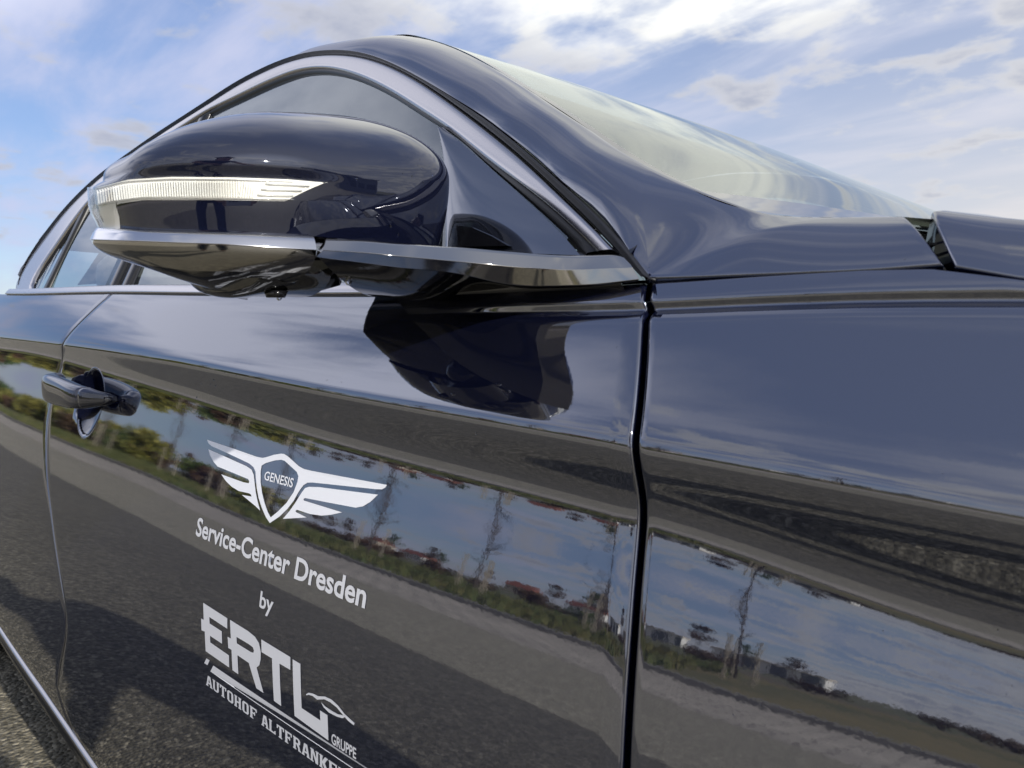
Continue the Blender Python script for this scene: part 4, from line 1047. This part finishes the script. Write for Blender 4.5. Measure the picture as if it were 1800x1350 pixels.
for k in range(46):
    x = -14-k*2.3+random.uniform(-1, 1); near = 1 if x < -30 else .0
    y = -17.5-random.uniform(0, 4)-(0 if near else 6)
    kk = random.choice([0, 0, 2, 1, 3] if near else [1, 1, 3, 2])
    bush(x, y, random.uniform(1.4, 2.3) if near else random.uniform(.5, .9), kk, random.uniform(.8, 1.3))
# young staked trees
def tree_parts(h, seed, leaves, leafsize, kcol, crown_r):
    rg_ = random.Random(seed); V, F_ = [], []
    def limb(p0, p1, r0, r1):
        b = len(V); d = p1-p0; d /= np.linalg.norm(d); s = np.cross(d, [.3, .9, .1]); s /= np.linalg.norm(s); t = np.cross(s, d)
        for p_, r in ((p0, r0), (p1, r1)):
            for j in range(6): V.append(p_+(s*math.cos(j*1.047)+t*math.sin(j*1.047))*r)
        for j in range(6): F_.append((b+j, b+(j+1) % 6, b+6+(j+1) % 6, b+6+j))
    top = np.array([rg_.gauss(0, .05), rg_.gauss(0, .05), h]); limb(np.zeros(3), top*.5, h*.016, h*.011); limb(top*.5, top, h*.011, h*.003); tips = []
    for k in range(26):
        z = rg_.uniform(.35, .98); p0 = top*z; a = rg_.random()*6.283; l_ = crown_r*(1.15-z)*rg_.uniform(.6, 1.2); p1 = p0+np.array([math.cos(a)*l_, math.sin(a)*l_, l_*rg_.uniform(.5, 1.1)])
        limb(p0, p1, h*.005, h*.0015); tips.append((p0, p1))
        for q in range(2):
            m_ = p0+(p1-p0)*rg_.uniform(.4, .9); e = m_+np.array([rg_.gauss(0, .3), rg_.gauss(0, .3), rg_.uniform(.1, .5)])*l_*.6; limb(m_, e, h*.0025, h*.001); tips.append((m_, e))
    me = bpy.data.meshes.new('trunk'); me.from_pydata([tuple(v) for v in V], [], F_); me.materials.append(BARK)
    V2, F2 = [], []
    for k in range(leaves):
        p0, p1 = rg_.choice(tips); c = p0+(p1-p0)*rg_.uniform(.2, 1.1)+np.array([rg_.gauss(0, .06) for _ in range(3)])*h*.3
        e1 = np.array([rg_.gauss(0, 1) for _ in range(3)]); e1 /= np.linalg.norm(e1); e2 = np.cross(e1, [rg_.gauss(0, 1) for _ in range(3)]); e2 /= np.linalg.norm(e2); i = len(V2)
        V2 += [c-e1*leafsize, c+e2*leafsize*.5, c+e1*leafsize, c-e2*leafsize*.5]; F2.append((i, i+1, i+2, i+3))
    mc = bpy.data.meshes.new('crown'); mc.from_pydata([tuple(v) for v in V2], [], F2); mc.materials.append(LEAFS[kcol])
    return me, mc
yt = [tree_parts(3.9, 3+k, 110, .04, 1, .9) for k in range(2)]
stake = bpy.data.meshes.new('stake'); sv = [(a*.03, b*.03, z) for z in (-.1, 1.5) for a, b in ((-1, -1), (1, -1), (1, 1), (-1, 1))]
stake.from_pydata(sv, [], [(0, 1, 5, 4), (1, 2, 6, 5), (2, 3, 7, 6), (3, 0, 4, 7), (4, 5, 6, 7)]); stake.materials.append(POST)
for k, x in enumerate((-3.5, -7.0, -11, -15, -19.5, -24.5, -30, -37)):
    o = empty('young_tree', (x, -13.2+.4*math.sin(k*2), .25), k*1.3); tag(o, 'young staked tree on the grass bank, mirrored in the door paint', 'tree', 'young staked trees along the grass bank')
    for nm, me in (('trunk', yt[k % 2][0]), ('crown', yt[k % 2][1])):
        c = bpy.data.objects.new(nm, me); col.objects.link(c); c.parent = o; c.scale = (1, 1, random.uniform(.85, 1.2))
    for j in range(3):
        c = bpy.data.objects.new('stake', stake); col.objects.link(c); c.parent = o; c.location = (.45*math.cos(j*2.09), .45*math.sin(j*2.09), 0)
ft = [tree_parts(9, 31+k, 1500, .2, (1, 2, 3)[k], 3.0) for k in range(3)]
for k in range(26):
    x = -12-k*7.5+random.uniform(-3, 3); y = random.uniform(-95, -60); q = k % 3
    o = empty('field_tree', (x, y, 0), k); tag(o, ['bare brown tree beyond the field, mirrored in the paint', 'green tree beyond the field, mirrored in the paint', 'russet tree beyond the field, mirrored in the paint'][q], 'tree', 'trees beyond the field, kind %s' % ['brown', 'green', 'russet'][q])
    s = random.uniform(.6, 1.05)
    for nm, me in zip(('trunk', 'crown'), ft[q]):
        c = bpy.data.objects.new(nm, me); col.objects.link(c); c.parent = o; c.scale = (s, s, s*.8)
hedge = [leafcloud(700, 4.5, 1.6, 2.4, .3, 60+k) for k in range(1)]
hme = bpy.data.meshes.new('foliage'); hme.from_pydata([tuple(v) for v in hedge[0][0]], [], hedge[0][1]); hme.materials.append(LEAFS[1])
for k in range(34):
    o = bpy.data.objects.new('hedge_clump', hme); col.objects.link(o); o.location = (6-k*6.5, -44+random.uniform(-3, 3), 0); o.rotation_euler.z = random.uniform(-.3, .3); s = random.uniform(.28, .5); o.scale = (s*1.8, s, s*random.uniform(.7, 1.1))
    tag(o, 'brown hedge clump at the edge of the field, mirrored in the paint', 'hedge', 'hedge clumps at the field edge')

# ------------------------------------------------------------------ buildings across the field
WALLW = mat('white_render', (.72, .70, .66), .9); WALLC = mat('cream_render', (.55, .48, .38), .9); ROOFR = mat('red_roof_tiles', (.20, .075, .05), .85, noisec=(1.2, (.18, .06, .04), .3, .7)); WIND = mat('window_dark', (.02, .025, .03), .1); DOORB = mat('brown_door', (.12, .07, .04), .6); GREYW = mat('grey_cladding', (.16, .17, .18), .5, .3)
def house(x, y, L_, W_, H_, rh_, rz, wall, label):
    o = empty('house', (x, y, 0), rz)
    box('wall', (0, 0, H_/2), (L_, W_, H_), wall, o)
    a, b = L_/2+.35, W_/2+.45; z0 = H_-.15
    V = [(-a, -b, z0), (a, -b, z0), (a, b, z0), (-a, b, z0), (-a+.1, 0, H_+rh_), (a-.1, 0, H_+rh_)]
    r_ = mesh('roof', V, [(0, 1, 5, 4), (2, 3, 4, 5), (0, 4, 3), (1, 2, 5), (3, 2, 1, 0)], ROOFR, o, smooth=False)
    box('chimney', (L_*.2, .4, H_+rh_), (.6, .6, 1.4), WALLC, r_)
    for k in range(max(2, int(L_/2.6))):
        wx = -L_/2+1.4+k*2.6
        if wx < L_/2-1:
            wn = box('window', (wx, W_/2+.02, H_*.55), (1.1, .08, 1.3), WIND, o); box('sill', (wx, W_/2+.08, H_*.55-.7), (1.3, .2, .08), WALLW, wn)
    box('door', (L_*.05, W_/2+.03, 1.0), (1.0, .08, 2.0), DOORB, o)
    tag(o, label, 'house'); o.scale = (.8, .8, .75)
    return o
house(-70, -128, 11, 8, 3.2, 2.8, .1, WALLW, 'white house with red tiled roof, nearest to the white sheds')
house(-95, -138, 9, 8, 3.6, 3.0, -.15, WALLC, 'cream house with red tiled roof between two white houses')
house(-125, -132, 12, 8, 3.0, 2.6, .05, WALLW, 'long white house with red tiled roof behind the hedge')
house(-160, -150, 10, 9, 4.2, 3.2, .2, WALLC, 'tall cream house with red tiled roof farthest along')
def shed(x, y, L_, H_, label):
    o = empty('shed', (x, y, 0)); box('wall', (0, 0, H_/2), (L_, 7, H_), WALLW, o); box('roof', (0, 0, H_+.2), (L_+.6, 7.6, .4), WALLC, o)
    for k in range(int(L_/4)): box('gate', (-L_/2+2.4+k*4, 3.53, 1.2), (2.2, .08, 2.2), GREYW, o)
    tag(o, label, 'shed')
shed(-22, -104, 16, 2.4, 'long low white shed nearest the car, beyond the field'); shed(-44, -110, 12, 2.6, 'shorter white shed with grey gates, beyond the field')
hall = empty('hall', (34, 15, 0)); box('wall', (0, 0, 2.6), (16, 12, 5.2), GREYW, hall); box('roof', (0, 0, 5.3), (16.6, 12.6, .3), WALLW, hall)
for k in range(4): box('window', (-8.03, -4.5+3*k, 2.2), (.08, 2.2, 1.8), WIND, hall)
tag(hall, 'grey flat-roofed hall ahead of the car, mirrored in the mirror cap', 'building')

# ------------------------------------------------------------------ photographer with phone (mirrored in the cap)
SKIN = mat('skin', (.42, .24, .17), .5); SHIRT = mat('black_shirt', (.012, .013, .018), .8); JEANS = mat('dark_jeans', (.02, .025, .04), .85); HAIR = mat('dark_hair', (.015, .012, .01), .6); SHOE = mat('black_shoe', (.01, .01, .01), .5)
person = empty('person', (.62, -1.05, 0)); tag(person, 'person in black T-shirt leaning forward holding a phone in both hands', 'person')
def skinned(name, V, E_, Rr, m, root=0, sub=2):
    me = bpy.data.meshes.new(name); me.from_pydata([tuple(np.array(v)-np.array([.62, -1.05, 0])) for v in V], E_, []); o = link(name, me, m, person, smooth=False)
    sk = o.modifiers.new('skin', 'SKIN'); sk.use_smooth_shade = True; ss = o.modifiers.new('sub', 'SUBSURF'); ss.levels = ss.render_levels = sub
    for i, r in enumerate(Rr): me.skin_vertices[0].data[i].radius = (r, r) if np.ndim(r) == 0 else r; me.skin_vertices[0].data[i].use_root = (i == root)
    return o
SH = np.array([-.10, .16, 0])
pel, sp1, chest, neck, head = [tuple(np.array(q)+SH*k) for q, k in (((.60, -1.06, .95), 1), ((.56, -.99, 1.10), 1), ((.47, -.84, 1.27), 1), ((.40, -.74, 1.40), 1), ((.35, -.69, 1.50), 1))]
ls, le, lh = tuple(np.array((.33, -.96, 1.30))+SH), tuple(np.array((.13, -.80, 1.06))+SH*.5), (.018, -.398, .885)
rs, re_, rh_ = tuple(np.array((.59, -.72, 1.30))+SH), tuple(np.array((.42, -.47, 1.06))+SH*.3), (.135, -.245, .875)
V = [pel, sp1, chest, neck, head, tuple(np.array((.335, -.675, 1.58))+SH), ls, le, tuple(np.array(le)*.35+np.array(lh)*.65), lh, rs, re_, tuple(np.array(re_)*.35+np.array(rh_)*.65), rh_]+[tuple(np.array(q)+SH) for q in ((.53, -1.13, .90), (.47, -1.16, .50), (.50, -1.22, .09), (.42, -1.14, .05), (.68, -.99, .90), (.66, -.93, .50), (.70, -.98, .09), (.61, -.91, .05))]
E_b = [(0, 1), (1, 2), (2, 3), (3, 4), (4, 5), (2, 6), (6, 7), (7, 8), (8, 9), (2, 10), (10, 11), (11, 12), (12, 13), (0, 14), (14, 15), (15, 16), (16, 17), (0, 18), (18, 19), (19, 20), (20, 21)]
skinned('body', V, E_b, [.14, .13, .15, .055, .085, .075, .055, .042, .035, .028, .055, .042, .035, .028, .085, .06, .042, .035, .085, .06, .042, .035], SKIN)
skinned('t_shirt', [V[0], V[1], V[2], tuple(np.array((.42, -.77, 1.36))+SH), V[6], tuple(np.array(ls)*.55+np.array(le)*.45), V[10], tuple(np.array(rs)*.55+np.array(re_)*.45)], [(0, 1), (1, 2), (2, 3), (2, 4), (4, 5), (2, 6), (6, 7)], [.185, .19, .20, .08, .085, .072, .085, .072], SHIRT)
skinned('trousers', [V[0], V[14], V[15], tuple(np.array((.497, -1.21, .13))+SH), V[18], V[19], tuple(np.array((.697, -.975, .13))+SH)], [(0, 1), (1, 2), (2, 3), (0, 4), (4, 5), (5, 6)], [.155, .10, .078, .06, .10, .078, .06], JEANS)
for a_, b_ in (((.505, -1.23, .06), (.40, -1.12, .045)), ((.705, -.99, .06), (.60, -.90, .045))): skinned('shoe', [tuple(np.array(a_)+SH), tuple(np.array(b_)+SH)], [(0, 1)], [.055, .045], SHOE)
skinned('hair', [tuple(np.array(q)+SH) for q in ((.36, -.70, 1.54), (.35, -.70, 1.60), (.385, -.725, 1.52))], [(0, 1), (0, 2)], [.085, .075, .07], HAIR)
fdir = np.array([-.66, .68, -.25])
for nm, of in (('eye', (.03, .012)), ('eye', (-.03, .012))):
    skinned(nm, [np.array(head)+fdir*.082+np.array([of[0]*.7, of[0]*.7, of[1]]), np.array(head)+fdir*.086+np.array([of[0]*.7, of[0]*.7, of[1]])], [(0, 1)], [.009, .008], HAIR, sub=1)
skinned('nose', [np.array(head)+fdir*.078+np.array([0, 0, .012]), np.array(head)+fdir*.10+np.array([0, 0, -.018])], [(0, 1)], [.010, .014], SKIN, sub=1)
rt3, up3, fw3 = RT, UP, FW
for hnd, sg, along in ((lh, -1, -.024), (rh_, 1, .135)):
    for k in range(4):
        t0_ = np.array(hnd)+up3*(.018-.013*k); end_ = CAM+rt3*(along)+fw3*(-.012)+up3*(.022-.021*k)-up3*.012
        skinned('finger', [t0_, (t0_+end_)/2-fw3*.012+rt3*sg*.008, end_-rt3*sg*.004], [(0, 1), (1, 2)], [.010, .009, .0075], SKIN, sub=1)
    th = np.array(hnd); skinned('thumb', [th, th+(CAM+rt3*along*.8-fw3*.03-th)*.6-up3*.01, CAM+rt3*along*.75-fw3*.026+up3*.0], [(0, 1), (1, 2)], [.012, .010, .009], SKIN, sub=1)
PHW = mat('phone_white_back', (.62, .63, .66), .2); PHB = mat('phone_lens_black', (.01, .01, .012), .08)
phone = empty('phone', tuple(CAM)); tag(phone, 'white-backed phone held level in the photographer\'s hands', 'phone')
ph = box('phone_body', (0, 0, 0), (.158, .0085, .074), PHW, phone, bev=.004)
ph.matrix_local = Matrix(((RT[0], FW[0], UP[0], 0), (RT[1], FW[1], UP[1], 0), (RT[2], FW[2], UP[2], 0), (0, 0, 0, 1))) @ Matrix.Translation((.058, -.0115, -.014))
for k, (a_, b_) in enumerate(((0., 0.), (.022, 0.), (.044, 0.))):
    c_ = RT*a_+UP*b_; o = tube('phone_lens', [c_-FW*.008, c_-FW*.0055], .008, PHB, phone, n=16)
